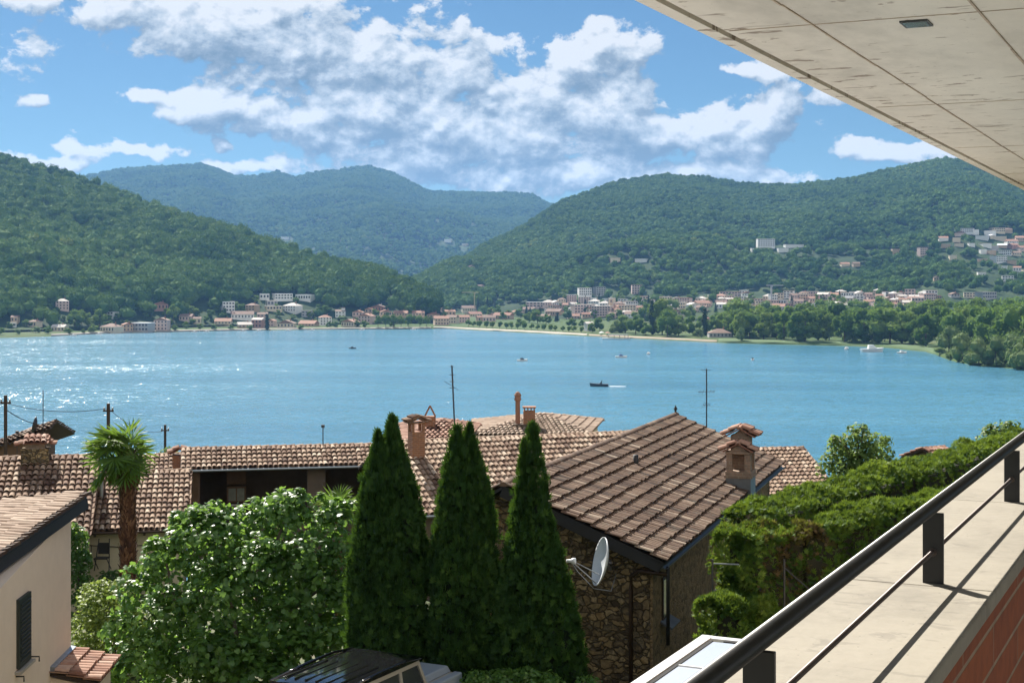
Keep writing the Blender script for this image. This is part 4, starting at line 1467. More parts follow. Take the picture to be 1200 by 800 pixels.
def leaf_cloud(lobes, n, rng, proto, size, shell=.45, upbias=.6, droop=0.0, tj=.15, base=.5, holes=None):
    """leaves spread through ellipsoid lobes (centre, radii), thickest towards the outside"""
    w = np.array([np.prod(r) ** (2 / 3) for c, r in lobes])
    w = w / w.sum()
    parts = []
    for (c, r), ww in zip(lobes, w):
        m = max(4, int(n * ww))
        d = rand_dirs(m, rng)
        d[:, 2] = np.where(d[:, 2] < -.55, -d[:, 2], d[:, 2])
        lump = np.array([noise.noise(Vector((q[0] * 2.2 + c[0], q[1] * 2.2 + c[1], q[2] * 2.2 + c[2]))) for q in d])
        rad = (1 - shell * rng.uniform(0, 1, m) ** 1.6) * (1 + .22 * lump)
        pos = np.asarray(c) + d * rad[:, None] * np.asarray(r)
        nor = d * .55 + UP[None] * upbias + rng.normal(0, .45, (m, 3))
        up = rng.normal(0, 1, (m, 3)) - UP[None] * droop
        tint = np.clip(base + .25 * lump + rng.normal(0, tj, m), 0, 1)
        sz = size * rng.uniform(.6, 1.25, m)
        if holes is not None:       # gaps between the shoots where the inside of the crown shows
            hn = np.array([noise.noise(Vector((q[0] * 1.9, q[1] * 1.9, q[2] * 1.9))) for q in pos])
            k_ = ~((hn < holes) & (rad > .62))
            pos, nor, up, sz, tint = pos[k_], nor[k_], up[k_], sz[k_], tint[k_]
        parts.append(spread(*proto, pos, nor, up, sz, tint))
    return join(parts)


# ---- fig tree
rng = np.random.default_rng(21)
fb = np.array((P(265, 0, 34.5)[0], 34.5, -9.6))
fig = empty('fig_tree', fb, 'broad bushy fig tree with large glossy leaves left of the conifers', 'tree')
lobes = []
for px, py, r, y in ((250, 640, 1.1, 34.0), (335, 605, .75, 34.2), (385, 625, .75, 34.0), (375, 690, 1.0, 33.4), (300, 620, .8, 34.6), (230, 628, .75, 34.4),
                     (195, 660, .75, 34.0), (165, 700, .7, 33.6), (200, 730, .95, 33.0), (270, 700, 1.1, 33.0), (330, 740, 1.0, 32.7), (260, 770, 1.0, 32.4),
                     (170, 775, .8, 32.6), (385, 760, .75, 32.8), (350, 660, .85, 33.3), (300, 660, .8, 33.2), (140, 740, .5, 33.2), (400, 650, .5, 33.6),
                     (300, 750, 1.2, 34.6), (330, 790, .8, 33.0), (260, 790, .8, 33.2), (390, 720, .6, 34.0), (340, 690, .9, 34.6), (250, 690, .9, 34.8), (200, 790, .7, 33.2), (220, 765, 1.2, 34.4), (375, 745, 1.0, 34.2), (345, 592, .42, 34.2), (352, 580, .2, 34.2), (232, 600, .22, 34.4), (300, 590, .2, 34.3), (375, 585, .2, 34.2), (155, 668, .25, 33.8), (180, 640, .22, 34.0), (252, 592, .18, 34.2), (408, 592, .16, 34.2), (205, 606, .18, 34.3), (260, 610, .4, 34.2), (215, 612, .35, 34.2), (400, 600, .4, 34.2), (120, 790, .5, 32.4), (310, 800, .9, 32.0), (400, 700, .55, 33.2)):
    lobes.append((P(px, py, y), (r, r * .95, r * .88)))
V, Fc, T = leaf_cloud(lobes, 24000, rng, FIG_LEAF, .150, .6, .5, .5, .18, .5, -.11)
link_mesh('crown', raw_mesh('crown', V - fb, Fc, T, M['fig_leaf']), fig)
mb = MB()
for px, py, r, y in ((250, 640, 1.1, 34.0), (335, 605, .75, 34.2), (375, 690, 1.0, 33.4), (195, 660, .75, 34.0), (270, 700, 1.1, 33.0), (400, 690, .5, 33.3), (165, 720, .7, 33.6)):
    t = P(px, py, y)
    mid = (fb + t) / 2 + rng.normal(0, .2, 3)
    mb.tube([fb - UP * .2, fb + (mid - fb) * .4 + UP * .2, mid, t], [.16, .11, .07, .03], 8)
mb.build('trunk', M['bark_fig'], fig, smooth=True)

# ---- yellow-green shrub in front of the palm
rng = np.random.default_rng(22)
sb_ = np.array((P(128, 0, 37.5)[0], 37.5, -10.0))
shr = empty('garden_shrub', sb_, 'yellow-green small-leaved shrub beside the beige house', 'shrub')
lobes = [(P(px, py, 37.2 + rng.uniform(-.4, .4)), (r, r, r * .9)) for px, py, r in ((125, 715, .75), (150, 730, .7), (100, 745, .65), (130, 755, .9), (165, 760, .7), (110, 700, .45), (140, 695, .4), (95, 775, .6), (150, 790, .7), (120, 690, .3))]
V, Fc, T = leaf_cloud(lobes, 7500, rng, LEAF_KITE, .115, .55, .5)
link_mesh('crown', raw_mesh('crown', V - sb_, Fc, T, M['shrub_leaf']), shr)
mb = MB()
for k_ in range(7):
    t = lobes[k_][0]
    mb.tube([sb_ - UP * .2, (sb_ + t) / 2 + rng.normal(0, .12, 3), t], [.05, .035, .012], 6)
mb.build('stem', M['bark'], shr)

# dark climber at the foot of the cream house wall
rng = np.random.default_rng(31)
ib = np.array((P(92, 0, 50)[0], 50.0, -11.4))
ivy = empty('dark_climber', ib, 'dark leafy climber between the beige house and the cream wall', 'climber')
lobes = [(P(px, py, 50.1), (r, .4, r * 1.4)) for px, py, r in ((88, 640, .5), (86, 668, .6), (90, 700, .7), (98, 660, .3), (80, 630, .4))]
V, Fc, T = leaf_cloud(lobes, 2200, rng, LEAF_KITE, .16, .5, .3, base=.15)
link_mesh('foliage', raw_mesh('foliage', V - ib, Fc, T, M['fig_leaf']), ivy)
MB().tube([ib - UP * .2, ib + UP * 1.2, ib + UP * 2.3], [.05, .04, .02], 6).build('stem', M['bark'], ivy)
# dark bush right of the palm trunk
db = np.array((P(172, 0, 53)[0], 53.0, -11.4))
dbu = empty('dark_bush', db, 'dark shaded bush at the right foot of the palm trunk', 'shrub')
lobes = [(P(px, py, 53.2), (r, .6, r)) for px, py, r in ((178, 672, .75), (165, 690, .7), (130, 690, .7), (150, 685, .6))]
V, Fc, T = leaf_cloud(lobes, 1800, rng, LEAF_KITE, .17, .5, .3, base=.12)
link_mesh('crown', raw_mesh('crown', V - db, Fc, T, M['fig_leaf']), dbu)
MB().tube([db - UP * .2, db + UP * 1.0], [.06, .03], 6).build('stem', M['bark'], dbu)


# ---- palms
def fan_leaf(rng, R, n=22, spread_deg=290, fold=.25, droop=.35):
    """a fan of narrow blades in the xy plane, the stalk coming from -y"""
    v, f = [], []
    for i in range(n):
        a = math.radians(-spread_deg / 2 + spread_deg * (i + .5) / n)
        l = R * (1 - .25 * abs(a) / math.pi) * rng.uniform(.92, 1.06)
        w = R * .036
        dx, dy = math.sin(a), math.cos(a)
        b = len(v)
        z1 = fold * R * .12 * (1 if i % 2 else -1)
        dr = droop * rng.uniform(.4, 1.3)
        v += [(0, 0, 0), (dx * l * .5 + dy * w, dy * l * .5 - dx * w, z1 - dr * R * .10), (dx * l * .5 - dy * w, dy * l * .5 + dx * w, -z1 - dr * R * .10),
              (dx * l * .97, dy * l * .97, -dr * R * .45)]
        f += [(b, b + 1, b + 2), (b + 1, b + 3, b + 2)]
    return np.array(v), np.array(f)


def palm(name, label, base, H, nf, R, trunk, seed, stalk=.75, group=None, lean=(0, 0, 0), drift=(0, 0, 0)):
    rng = np.random.default_rng(seed)
    root = empty(name, base, label, 'palm', group)
    top = base + UP * H + np.array(lean)
    parts, stalks, dead = [], MB(), []
    for i in range(nf):
        el = math.radians(rng.uniform(-48, 80) if i > nf * .2 else rng.uniform(40, 85))
        az = i * 2.399963 + rng.normal(0, .25)
        d = np.array((math.cos(az) * math.cos(el), math.sin(az) * math.cos(el), math.sin(el)))
        L = stalk * rng.uniform(.75, 1.15)
        e = top + d * L - UP * .12 * L
        d2 = nrm(d - UP * rng.uniform(.2, .75) + np.array(drift))
        e = e + np.array(drift) * .3
        nor = nrm(np.cross(np.cross(d2, UP), d2) + rng.normal(0, .25, 3))
        pv, pf = fan_leaf(rng, R * rng.uniform(.8, 1.1))
        tn = np.full(1, np.clip(.5 + .25 * math.sin(el) + rng.normal(0, .15), 0, 1))
        parts.append(spread(pv, pf, e[None], nor[None], d2[None], np.ones(1), tn))
        stalks.tube([top - UP * .1, top + d * L * .5, e], [.022, .016, .010], 5)
    V, Fc, T = join(parts)
    link_mesh('crown', raw_mesh('crown', V - base, Fc, T, M['palm_leaf']), root)
    stalks.build('leaf_stalks', M['palm_leaf'], root)
    if trunk:
        for i in range(16):
            az = i * 2.4 + rng.normal(0, .2)
            d = nrm((math.cos(az), math.sin(az), -1.5 - rng.uniform(0, 1)))
            e = top - UP * rng.uniform(.05, .45) + np.array((math.cos(az), math.sin(az), 0)) * .30 + d * .25
            pv, pf = fan_leaf(rng, .42, 14, 150, .3, .6)
            dead.append(spread(pv, pf, e[None], nrm(np.array((math.cos(az), math.sin(az), .2)))[None], d[None], np.ones(1), np.array([rng.uniform(0, 1)])))
        V, Fc, T = join(dead)
        link_mesh('dead_fronds', raw_mesh('dead_fronds', V - base, Fc, T, M['palm_dead']), root)
        mb = MB().tube([base - UP * .3, base + UP * H * .3, base + UP * H * .7, top], [.235, .215, .225, .20], 14, .2)
        m = 1900
        a, z = rng.uniform(0, 2 * math.pi, m), rng.uniform(0, H, m)
        out = np.stack([np.cos(a), np.sin(a), np.zeros(m)], 1)
        pos = base + out * .215 + np.outer(z, UP)
        V, Fc, T = spread(np.array([(-.22, 0, 0), (.22, 0, 0), (.05, .9, .32), (-.05, .9, .32)]), np.array([(0, 1, 2, 3)]), pos, out, UP[None] + rng.normal(0, .3, (m, 3)), rng.uniform(.10, .24, m), rng.uniform(0, 1, m))
        mb.add(V, Fc.tolist(), T.tolist())
        mb.build('trunk', M['palm_fibre'], root)
    else:
        MB().tube([base - UP * .2, top], .1, 8).build('trunk', M['palm_fibre'], root)
    return root


pb = np.array((P(150, 0, 44)[0], 44.0, -10.7))
palm('palm_tree', 'shaggy-trunked fan palm with a wind-blown round crown', pb, P(0, 533, 44)[2] + 10.7, 46, .78, True, 41, .66, None, (-.10, 0, 0), (-.55, -.1, .05))
pb = np.array((P(396, 0, 39)[0], 39.0, -10.0))
palm('young_palm', 'young fan palm peeping over the fig tree by the loggia', pb, P(0, 596, 39)[2] + 10.0, 16, .5, False, 43, .35)


# ---- clipped hedges
def hedge(name, label, path, width, top, bottom, n, seed, brown=0.0, lean=0.0):
    """clipped hedge along a path (xy), made of foliage fans over a dark core"""
    rng = np.random.default_rng(seed)
    path = [np.array((*p, 0.0)) for p in path]
    L = [np.linalg.norm(b - a) for a, b in zip(path[:-1], path[1:])]
    cum = np.concatenate([[0], np.cumsum(L)])
    org = np.array((path[0][0], path[0][1], bottom))
    root = empty(name, org, label, 'hedge')
    H = top - bottom
    hw = width / 2
    per = 2 * H * .75 + width
    face = rng.uniform(0, 1, n)
    s = rng.uniform(-.25, cum[-1] + .1, n)
    ncap = int(n * .06)
    seg = np.clip(np.searchsorted(cum, s, 'right') - 1, 0, len(L) - 1)
    pa, pb_ = np.array(path)[seg], np.array(path)[seg + 1]
    d = (pb_ - pa) / np.linalg.norm(pb_ - pa, axis=1, keepdims=True)
    side = np.stack([d[:, 1], -d[:, 0], np.zeros(n)], 1)
    c = pa + d * (s - cum[seg])[:, None]
    u = rng.uniform(-H * .85, H * .85, n) * 0
    r = rng.uniform(-1, 1, n)
    ptop = width / (width + H * 1.5)
    is_top = face < max(.42, ptop)
    off = np.where(is_top, r * hw, np.sign(r) * hw)
    z = np.where(is_top, H, H * (1 - rng.uniform(0, .95, n) ** 1.2))
    cap = np.zeros(n, bool)
    cap[:ncap] = True
    s_cap = -0.05
    c = np.where(cap[:, None], path[0][None] + (-d[:1]) * .2 * 0 + d[0][None] * s_cap, c)
    off = np.where(cap, r * hw, off)
    z = np.where(cap, rng.uniform(0.02, 1, n) * H, z)
    rd = .28                      # rounded top edges
    edge = np.clip((np.abs(off) - (hw - rd)) / rd, 0, 1) * np.clip((z - (H - rd)) / rd, 0, 1)
    z = z - edge * rd * .35
    q = c + side * off[:, None] + np.outer(z, UP)
    lump = np.array([noise.noise(Vector((a[0] * .75 + seed, a[1] * .75, a[2] * .9))) for a in q])
    lump2 = np.array([noise.noise(Vector((a[0] * 2.6 + seed, a[1] * 2.6, a[2] * 2.6))) for a in q])
    out = np.where(cap[:, None], -d[0][None], np.where(is_top[:, None], UP[None], side * np.sign(off)[:, None]))
    q = q + out * (.22 * lump + .17 * lump2 - rng.uniform(0, .12, n) ** 1.2)[:, None]
    q[:, 2] += bottom
    up = UP[None] * .9 + out * .5 + rng.normal(0, .35, (n, 3))
    nor = rng.normal(0, 1, (n, 3)) + out * .4
    tint = np.clip(.50 + .62 * lump2 + .35 * lump + rng.normal(0, .15, n), .15, 1)
    if brown:
        near = np.exp(-((s - brown) / .9) ** 2) * np.where(cap, 0.0, 1)
        dry = (rng.uniform(0, 1, n) < near * (.75 - z / H * .5)) | (np.array([noise.noise(Vector((a[0] * 1.1, a[1] * 1.1, a[2] * .9 + 9))) for a in q]) > .50)
        tint = np.where(dry, rng.uniform(0.0, .09, n), tint)
    V, Fc, T = spread(*SPRAY, q, nor, up, rng.uniform(.07, .15, n), tint)
    link_mesh('foliage', raw_mesh('foliage', V - org, Fc, T, M['hedge_leaf']), root)
    mb = MB()
    for a, b in zip(path[:-1], path[1:]):
        dd = nrm(b - a)
        sd = np.array((dd[1], -dd[0], 0))
        mb.box((a + b) / 2 + UP * (bottom + H / 2 - .14), (np.linalg.norm(b - a) - .1, width - .46, H - .32), np.array([dd, sd, UP]))
    mb.build('branches', M['hedge_core'], root)
    return root


hz = -4.45
hedge('clipped_hedge', 'long clipped hedge running back towards the lake, behind the dried-out one', [P(878, 0, 29.5)[:2], P(1003, 0, 33.8)[:2], P(1195, 0, 43.6)[:2], P(1310, 0, 55)[:2]], 1.05, -4.42, -8.9, 42000, 51)
hedge('clipped_hedge', 'nearer clipped hedge with dried brown patches and wire posts', [P(866, 0, 28.4)[:2], P(930, 0, 29.5)[:2], P(1100, 0, 33.6)[:2], P(1240, 0, 38.5)[:2]], 1.0, -4.72, -8.9, 44000, 52, brown=.9)
hedge('clipped_hedge', 'short low hedge block at the stone house corner', [P(850, 0, 27.6)[:2], P(880, 0, 28.2)[:2]], .9, -5.85, -8.9, 9000, 53)
fp = empty('fence_post', P(835, 700, 26.2), 'thin grey wire fence posts standing in the hedge face', 'fence')
for px, a_, b_ in ((835, 655, 740), (919, 655, 730)):
    MB().tube([P(px, a_, 28.25 if px < 900 else 28.3), P(px, b_, 28.25 if px < 900 else 28.3)], .020, 8).build('post', M['antenna_metal'], fp)
MB().tube([P(835, 660, 28.25), P(866, 661, 28.0)], .016, 6).build('rail', M['antenna_pale'], fp)
MB().tube([P(919, 665, 28.3), P(948, 690, 28.5)], .014, 6).build('brace', M['antenna_metal'], fp)


# ---- free standing small trees near the hedge
def near_tree(name, label, base, lobes, n, mat, size, seed, cat='tree', trunk_r=.12):
    rng = np.random.default_rng(seed)
    root = empty(name, base, label, cat)
    V, Fc, T = leaf_cloud(lobes, n, rng, LEAF_KITE, size, .75, .4)
    link_mesh('crown', raw_mesh('crown', V - base, Fc, T, mat), root)
    mb = MB()
    ctr = np.mean([c for c, r in lobes], axis=0)
    mb.tube([base - UP * .3, (base + ctr) / 2, ctr], [trunk_r, trunk_r * .75, trunk_r * .4], 8)
    for c, r in lobes:
        mb.tube([(base + ctr) / 2 + UP * .2, (c + ctr) / 2, c + UP * r[2] * .6], [trunk_r * .4, trunk_r * .25, .01], 5)
    mb.build('trunk', M['bark'], root)
    return root


y = 38.5
near_tree('deciduous_tree', 'small leafy tree rising behind the hedge before the lake', np.array((P(1003, 0, y)[0], y, -9.8)),
          [(P(a, b, y + c), (r, r, r)) for a, b, c, r in ((1000, 545, 0, .62), (985, 530, .3, .42), (1020, 528, -.2, .5), (1003, 512, 0, .36), (972, 548, .2, .38), (1034, 545, .1, .45), (1008, 560, 0, .7), (1012, 503, 0, .16), (1037, 520, .2, .22), (978, 517, 0, .2), (1045, 552, 0, .3))],
          3600, M['tree_leaf'], .12, 61)
y = 45.5
near_tree('deciduous_tree', 'small tree with its top just over the hedge beside the railing', np.array((P(1172, 0, y)[0], y, -10.6)),
          [(P(a, b, y + c), (r, r * .8, r * .8)) for a, b, c, r in ((1172, 508, 0, .5), (1160, 506, .2, .3), (1186, 502, -.2, .32), (1170, 530, 0, .9), (1196, 520, 0, .5))], 1500, M['tree_leaf'], .14, 62)
y = 80.0
near_tree('deciduous_tree', 'dark round tree top behind the low roof right of the palm', np.array((P(195, 0, y)[0], y, -17)),
          [(P(a, b, y + c), (r, r, r * .8)) for a, b, c, r in ((198, 532, 0, .5), (188, 535, 0, .35), (205, 536, .2, .45), (196, 545, 0, .9))], 1500, M['tree_leaf'], .16, 63)
# small pale bush between the second and third conifers
near_tree('garden_bush', 'pale green bush glimpsed between the middle and right conifers', np.array((P(583, 0, 37)[0], 36.0, -9.8)),
          [(P(a, b, 36), (r, r, r)) for a, b, r in ((583, 612, .28), (585, 640, .42), (583, 670, .5), (582, 700, .6))], 1500, M['shrub_leaf'], .12, 64, 'shrub', .06)
near_tree('garden_bush', 'low green shrubs at the foot of the right conifer', np.array((P(600, 0, 29)[0], 29.0, -9.4)),
          [(P(a, b, 29.1), (r, .4, r * .7)) for a, b, r in ((560, 800, .35), (590, 798, .35), (615, 796, .35), (640, 802, .35), (690, 806, .3))], 2200, M['fig_leaf'], .09, 65, 'shrub', .04)

# ------------------------------------------------------------------ parked off-roader below the conifers
CD = nrm((.45, .893, 0))       # the way it faces
CS = nrm((.893, -.45, 0))      # its right-hand side
CAX = np.array([CS, CD, UP])
c_fr = P(416, 753, 28.9)       # front left corner of the roof
RZ = c_fr[2]
car_o = c_fr + CS * .80 - CD * 1.38 + UP * .0
car_o[2] = RZ - 2.0
car = empty('parked_car', car_o, 'boxy off-road car with glossy black roof parked below the conifers', 'car')


def K(a, b, z):
    """car coordinates: a to its right, b forward, z above the road"""
    return car_o + CS * a + CD * b + UP * z


def car_box(x0, x1, y0, y1, z0, z1, tx=0.0, ty0=0.0, ty1=0.0):
    """tapered box"""
    v = [K(x0, y0, z0), K(x1, y0, z0), K(x1, y1, z0), K(x0, y1, z0), K(x0 + tx, y0 + ty0, z1), K(x1 - tx, y0 + ty0, z1), K(x1 - tx, y1 - ty1, z1), K(x0 + tx, y1 - ty1, z1)]
    return v, [(0, 3, 2, 1), (4, 5, 6, 7), (0, 1, 5, 4), (1, 2, 6, 5), (2, 3, 7, 6), (3, 0, 4, 7)]


hw = .82
mb = MB()
mb.add(*car_box(-hw, hw, -1.45, 1.6, .45, 1.30))
mb.add(*car_box(-.70, .70, 1.45, 2.72, .45, 1.30))
mb.build('body', M['car_silver'], car, bevel=.03)
# window pillars and frames
mb = MB()
for sx in (-1, 1):
    for y0, y1, lean_ in ((-1.44, -1.30, .02), (-.35, -.27, 0), (.50, .58, 0), (1.38, 1.46, -.24)):
        a0, a1 = sx * hw, sx * (hw - .09)
        v = [K(a0, y0, 1.30), K(a0, y1, 1.30), K(a1, y1 + lean_, 1.9), K(a1, y0 + lean_, 1.9)]
        mb.prism(v, -CS * sx * .06)
    mb.prism([K(sx * (hw - .075), -1.42, 1.80), K(sx * (hw - .075), 1.22, 1.80), K(sx * (hw - .09), 1.20, 1.91), K(sx * (hw - .09), -1.42, 1.91)], -CS * sx * .05)
mb.build('pillar', M['car_silver'], car)
for sx in (-1, 1):
    for y0, y1, l0, l1 in ((-1.31, -.34, .02, 0), (-.28, .51, 0, 0), (.57, 1.39, 0, -.24)):
        a0, a1 = sx * (hw - .02), sx * (hw - .105)
        MB().prism([K(a0, y0, 1.30), K(a0, y1, 1.30), K(a1, y1 + l1, 1.82), K(a1, y0 + l0, 1.82)], -CS * sx * .012).build('side_window', M['glass_dark'], car)
MB().prism([K(-.72, 1.44, 1.30), K(.72, 1.44, 1.30), K(.65, 1.20, 1.86), K(-.65, 1.20, 1.86)], -CD * .015).build('windscreen', M['glass_dark'], car)
MB().prism([K(-.72, -1.44, 1.30), K(.72, -1.44, 1.30), K(.65, -1.42, 1.86), K(-.65, -1.42, 1.86)], CD * .015).build('rear_window', M['glass_dark'], car)
# roof: slightly crowned black sheet with raised ribs and gutter rails
mb = MB()
nx_, ny_ = 13, 20
vv = []
for j in range(ny_):
    for i in range(nx_):
        a, b = -1 + 2 * i / (nx_ - 1), -1 + 2 * j / (ny_ - 1)
        vv.append(K(a * (hw - .06), b * 1.36 - .10, 2.0 - .045 * a ** 4 - .05 * max(0, b) ** 5 - .035 * abs(b) ** 6))
ff = [(j * nx_ + i, j * nx_ + i + 1, (j + 1) * nx_ + i + 1, (j + 1) * nx_ + i) for j in range(ny_ - 1) for i in range(nx_ - 1)]
mb.add(vv, ff)
mb.add(*car_box(-(hw - .07), hw - .07, -1.44, 1.24, 1.88, 1.945))
rf = mb.build('roof', M['car_black'], car, smooth=False)
for i_ in range(6):
    a = -.55 + i_ * .22
    MB().prism([K(a - .02, -1.3, 1.985), K(a + .02, -1.3, 1.985), K(a + .012, -1.3, 2.012), K(a - .012, -1.3, 2.012)], CD * 1.35).build('roof_rib', M['car_black'], rf)
for sx in (-1, 1):
    MB().tube([K(sx * .78, -1.42, 1.93), K(sx * .78, -.3, 1.99), K(sx * .78, .6, 1.995), K(sx * .77, 1.22, 1.93)], .028, 8).build('roof_rail', M['car_black'], rf, smooth=True)
# bonnet with its raised middle, wings, bumper
mb = MB()
mb.add(*car_box(-.62, .62, 1.50, 2.70, 1.30, 1.44, .04, 0, .08))
mb.build('bonnet', M['car_hood'], car, bevel=.025)
for sx in (-1, 1):
    v, f = car_box(sx * .80 - .11, sx * .80 + .11, 1.47, 2.72, .62, 1.34, .02, .0, .06)
    MB().add(v, f).build('wing', M['car_hood'], car, bevel=.03)
    MB().lathe([(0, 0), (.09, 0), (.1, .03), (.0, .05)], K(sx * .52, 2.73, .85), 16, CD).build('headlight', M['antenna_pale'], car)
    MB().box(K(sx * .98, 1.25, 1.2), (.16, .08, .2), CAX).build('mirror', M['car_black'], car, bevel=.015)
    for yw in (-1.0, 2.05):
        w = MB().lathe([(.2, -.11), (.36, -.11), (.385, -.07), (.385, .07), (.36, .11), (.2, .11)], K(sx * .74, yw, .385), 24, CS).build('wheel', M['rubber'], car, smooth=True)
        MB().lathe([(0, .085 * sx), (.12, .085 * sx), (.2, .1 * sx), (.215, .06 * sx)], K(sx * .74, yw, .385), 18, CS).build('rim', M['antenna_pale'], w)
MB().box(K(0, 2.82, .62), (1.7, .14, .18), CAX).build('bumper', M['car_black'], car, bevel=.02)
MB().box(K(0, -1.55, .6), (1.66, .14, .16), CAX).build('bumper', M['car_black'], car, bevel=.02)
mb = MB().lathe([(.12, -.1), (.36, -.1), (.37, .1), (.12, .1)], K(.1, -1.6, 1.05), 22, CD)
mb.build('spare_wheel', M['rubber'], car)

# ------------------------------------------------------------------ the far shore: terrain patches described by bearing (photograph column) and distance
PX = np.arange(-170, 1481, 6.0)
sh_px = [-170, 0, 60, 120, 200, 300, 400, 480, 520, 560, 600, 640, 680, 740, 800, 850, 905, 950, 1000, 1040, 1085, 1098, 1112, 1140, 1200, 1300, 1480]
sh_y = [405, 396, 394, 391, 389, 387, 386, 385.5, 385, 387, 389, 391, 393.5, 396.5, 399.5, 402, 403.5, 404.5, 405.5, 407.5, 412, 416, 422, 428, 433, 440, 450]


def d_shore(px):
    return -LAKE_Z * F / (np.interp(px, sh_px, sh_y) - HORIZON)


HILLS = {
    'left': dict(px=[-170, 0, 60, 150, 250, 350, 400, 430, 460, 490, 510, 530],
                 yr=[140, 188, 207, 238, 271, 305, 315, 322, 333, 347, 361, 374],
                 dr=[2650, 2550, 2500, 2400, 2300, 2200, 2150, 2100, 2050, 2000, 1950, 1900],
                 df=[1450, 1520, 1560, 1640, 1720, 1790, 1810, 1820, 1830, 1840, 1850, 1860],
                 zf=[-45] * 12, e=0.92, amp=20.0, s=.0045),
    'right': dict(px=[470, 490, 505, 540, 580, 620, 650, 680, 720, 780, 830, 870, 920, 960, 1000, 1050, 1105, 1140, 1200, 1300, 1480],
                  yr=[352, 336, 327, 307, 287, 266, 244, 232, 217, 208, 212, 218, 221, 217, 212, 201, 189, 193, 205, 220, 240],
                  dr=[2800, 2850, 2900, 3100, 3300, 3500, 3700, 3800, 3950, 4100, 4100, 4100, 4050, 4000, 4000, 4000, 4000, 4000, 4000, 4000, 4000],
                  df=[2350, 2350, 2330, 2280, 2200, 2120, 2060, 2000, 1950, 1900, 1880, 1860, 1840, 1820, 1800, 1780, 1760, 1750, 1740, 1720, 1700],
                  zf=[-44] * 21, e=1.22, amp=42.0, s=.0028),
    'back': dict(px=[20, 60, 100, 140, 200, 235, 250, 275, 300, 325, 345, 370, 430, 460, 500, 560, 600, 625, 640, 700, 780],
                 yr=[222, 216, 208, 200, 196, 194, 198, 208, 209, 203, 210, 204, 197, 205, 225, 228, 228, 231, 239, 262, 290],
                 dr=[7600] * 21, df=[4300] * 21, zf=[-25] * 21, e=1.1, amp=75.0, s=.0013)}


def hz_noise(x, y, s, o=4):
    a, f, t = 0.0, 1.0, 0.0
    for i in range(o):
        a += noise.noise(Vector((x * s * f, y * s * f, 3.1 * i))) / f ** .9
        f *= 2.1
    return a


def hill_at(hn, px, t):
    h = HILLS[hn]
    dr, df, yr, zf = [np.interp(px, h['px'], h[k_]) for k_ in ('dr', 'df', 'yr', 'zf')]
    d = df + (dr - df) * t
    zr = (HORIZON - yr) / F * dr
    x, y = (px - 600) / F * d, d
    if t <= 1:
        env = math.sin(math.pi * min(max(t, 0), 1)) ** .8
        z = zf + (zr - zf) * max(t, 0) ** h['e'] + h['amp'] * hz_noise(x, y, h['s']) * env
    else:
        z = zr - (t - 1) * (dr - df) * .45
    return x, y, z


def plain_z(px, d):
    ds = d_shore(px)
    e = d - ds
    return float(np.interp(e, [-60, -8, 0, 6, 30, 150, 500, 4000], [-58, -51.2, -50.0, -48.6, -47.8, -46.5, -44.5, -42]))


def height(px, d):
    z = plain_z(px, d)
    for hn, h in HILLS.items():
        if h['px'][0] <= px <= h['px'][-1]:
            df, dr = np.interp(px, h['px'], h['df']), np.interp(px, h['px'], h['dr'])
            t = (d - df) / (dr - df)
            if 0 <= t <= 1:
                z = max(z, hill_at(hn, px, t)[2])
    return z


def hit(px, py):
    """first ground point of the far shore seen at a pixel"""
    d = d_shore(px) + 3
    while d < 7600:
        z = height(px, d)
        if HORIZON - z / d * F <= py:
            return np.array(((px - 600) / F * d, d, z))
        d += 6.0 if d < 2600 else 14.0
    return None


def terrain_mat(name, c):
    m, k, bs, out = new_mat(name)
    geo = k.n('ShaderNodeNewGeometry')
    n1 = k.noise(geo.outputs['Position'], 0.02, 6, 0.6)
    n2 = k.noise(geo.outputs['Position'], 0.006, 3, 0.5)
    f = k.math('ADD', k.math('MULTIPLY', n1, .5), k.math('MULTIPLY', n2, .5))
    k.l(k.ramp(f, [(0.35, c[0]), (0.5, c[1]), (0.65, c[2])]), bs.inputs['Base Color'])
    bs.inputs['Roughness'].default_value = 0.95
    bs.inputs['Specular IOR Level'].default_value = 0.1
    return m


M['hill_soil'] = terrain_mat('hill_soil', [(.010, .026, .010), (.022, .045, .014), (.045, .07, .02)])
M['meadow_soil'] = terrain_mat('meadow_soil', [(.035, .07, .018), (.055, .09, .026), (.09, .10, .045)])


def grid_mesh(rows, name, mat, label, cat):
    nr, nc = len(rows), len(rows[0])
    v = [p for r in rows for p in r]
    f = [(j * nc + i, j * nc + i + 1, (j + 1) * nc + i + 1, (j + 1) * nc + i) for j in range(nr - 1) for i in range(nc - 1)]
    return tag(MB().add(v, f).build(name, mat, smooth=True), label, cat, kind='structure')


rows = []
for e in [-60, -8, 0, 6, 30, 80, 150, 300, 500, 900, 1600, 2600]:
    rows.append([((px - 600) / F * (d_shore(px) + e), d_shore(px) + e, plain_z(px, d_shore(px) + e)) for px in PX])
grid_mesh(rows, 'shore_plain', M['meadow_soil'], 'green plain of the far shore between the lake and the hills', 'plain')
for hn, nm, lab, nt, st in (('left', 'wooded_hill', 'steep wooded hill rising left of the village', 40, 7), ('right', 'broad_hill', 'long wooded hill rising behind the town', 60, 7),
                            ('back', 'mountain', 'hazy blue wooded mountain closing the valley', 50, 6)):
    h = HILLS[hn]
    pxs = np.arange(h['px'][0], h['px'][-1] + 1, st)
    rows = [[hill_at(hn, px, t) for px in pxs] for t in list(np.linspace(-.02, 1, nt)) + [1.05, 1.15, 1.4, 1.8]]
    grid_mesh(rows, nm, M['hill_soil'], lab, 'hill' if hn != 'back' else 'mountain')


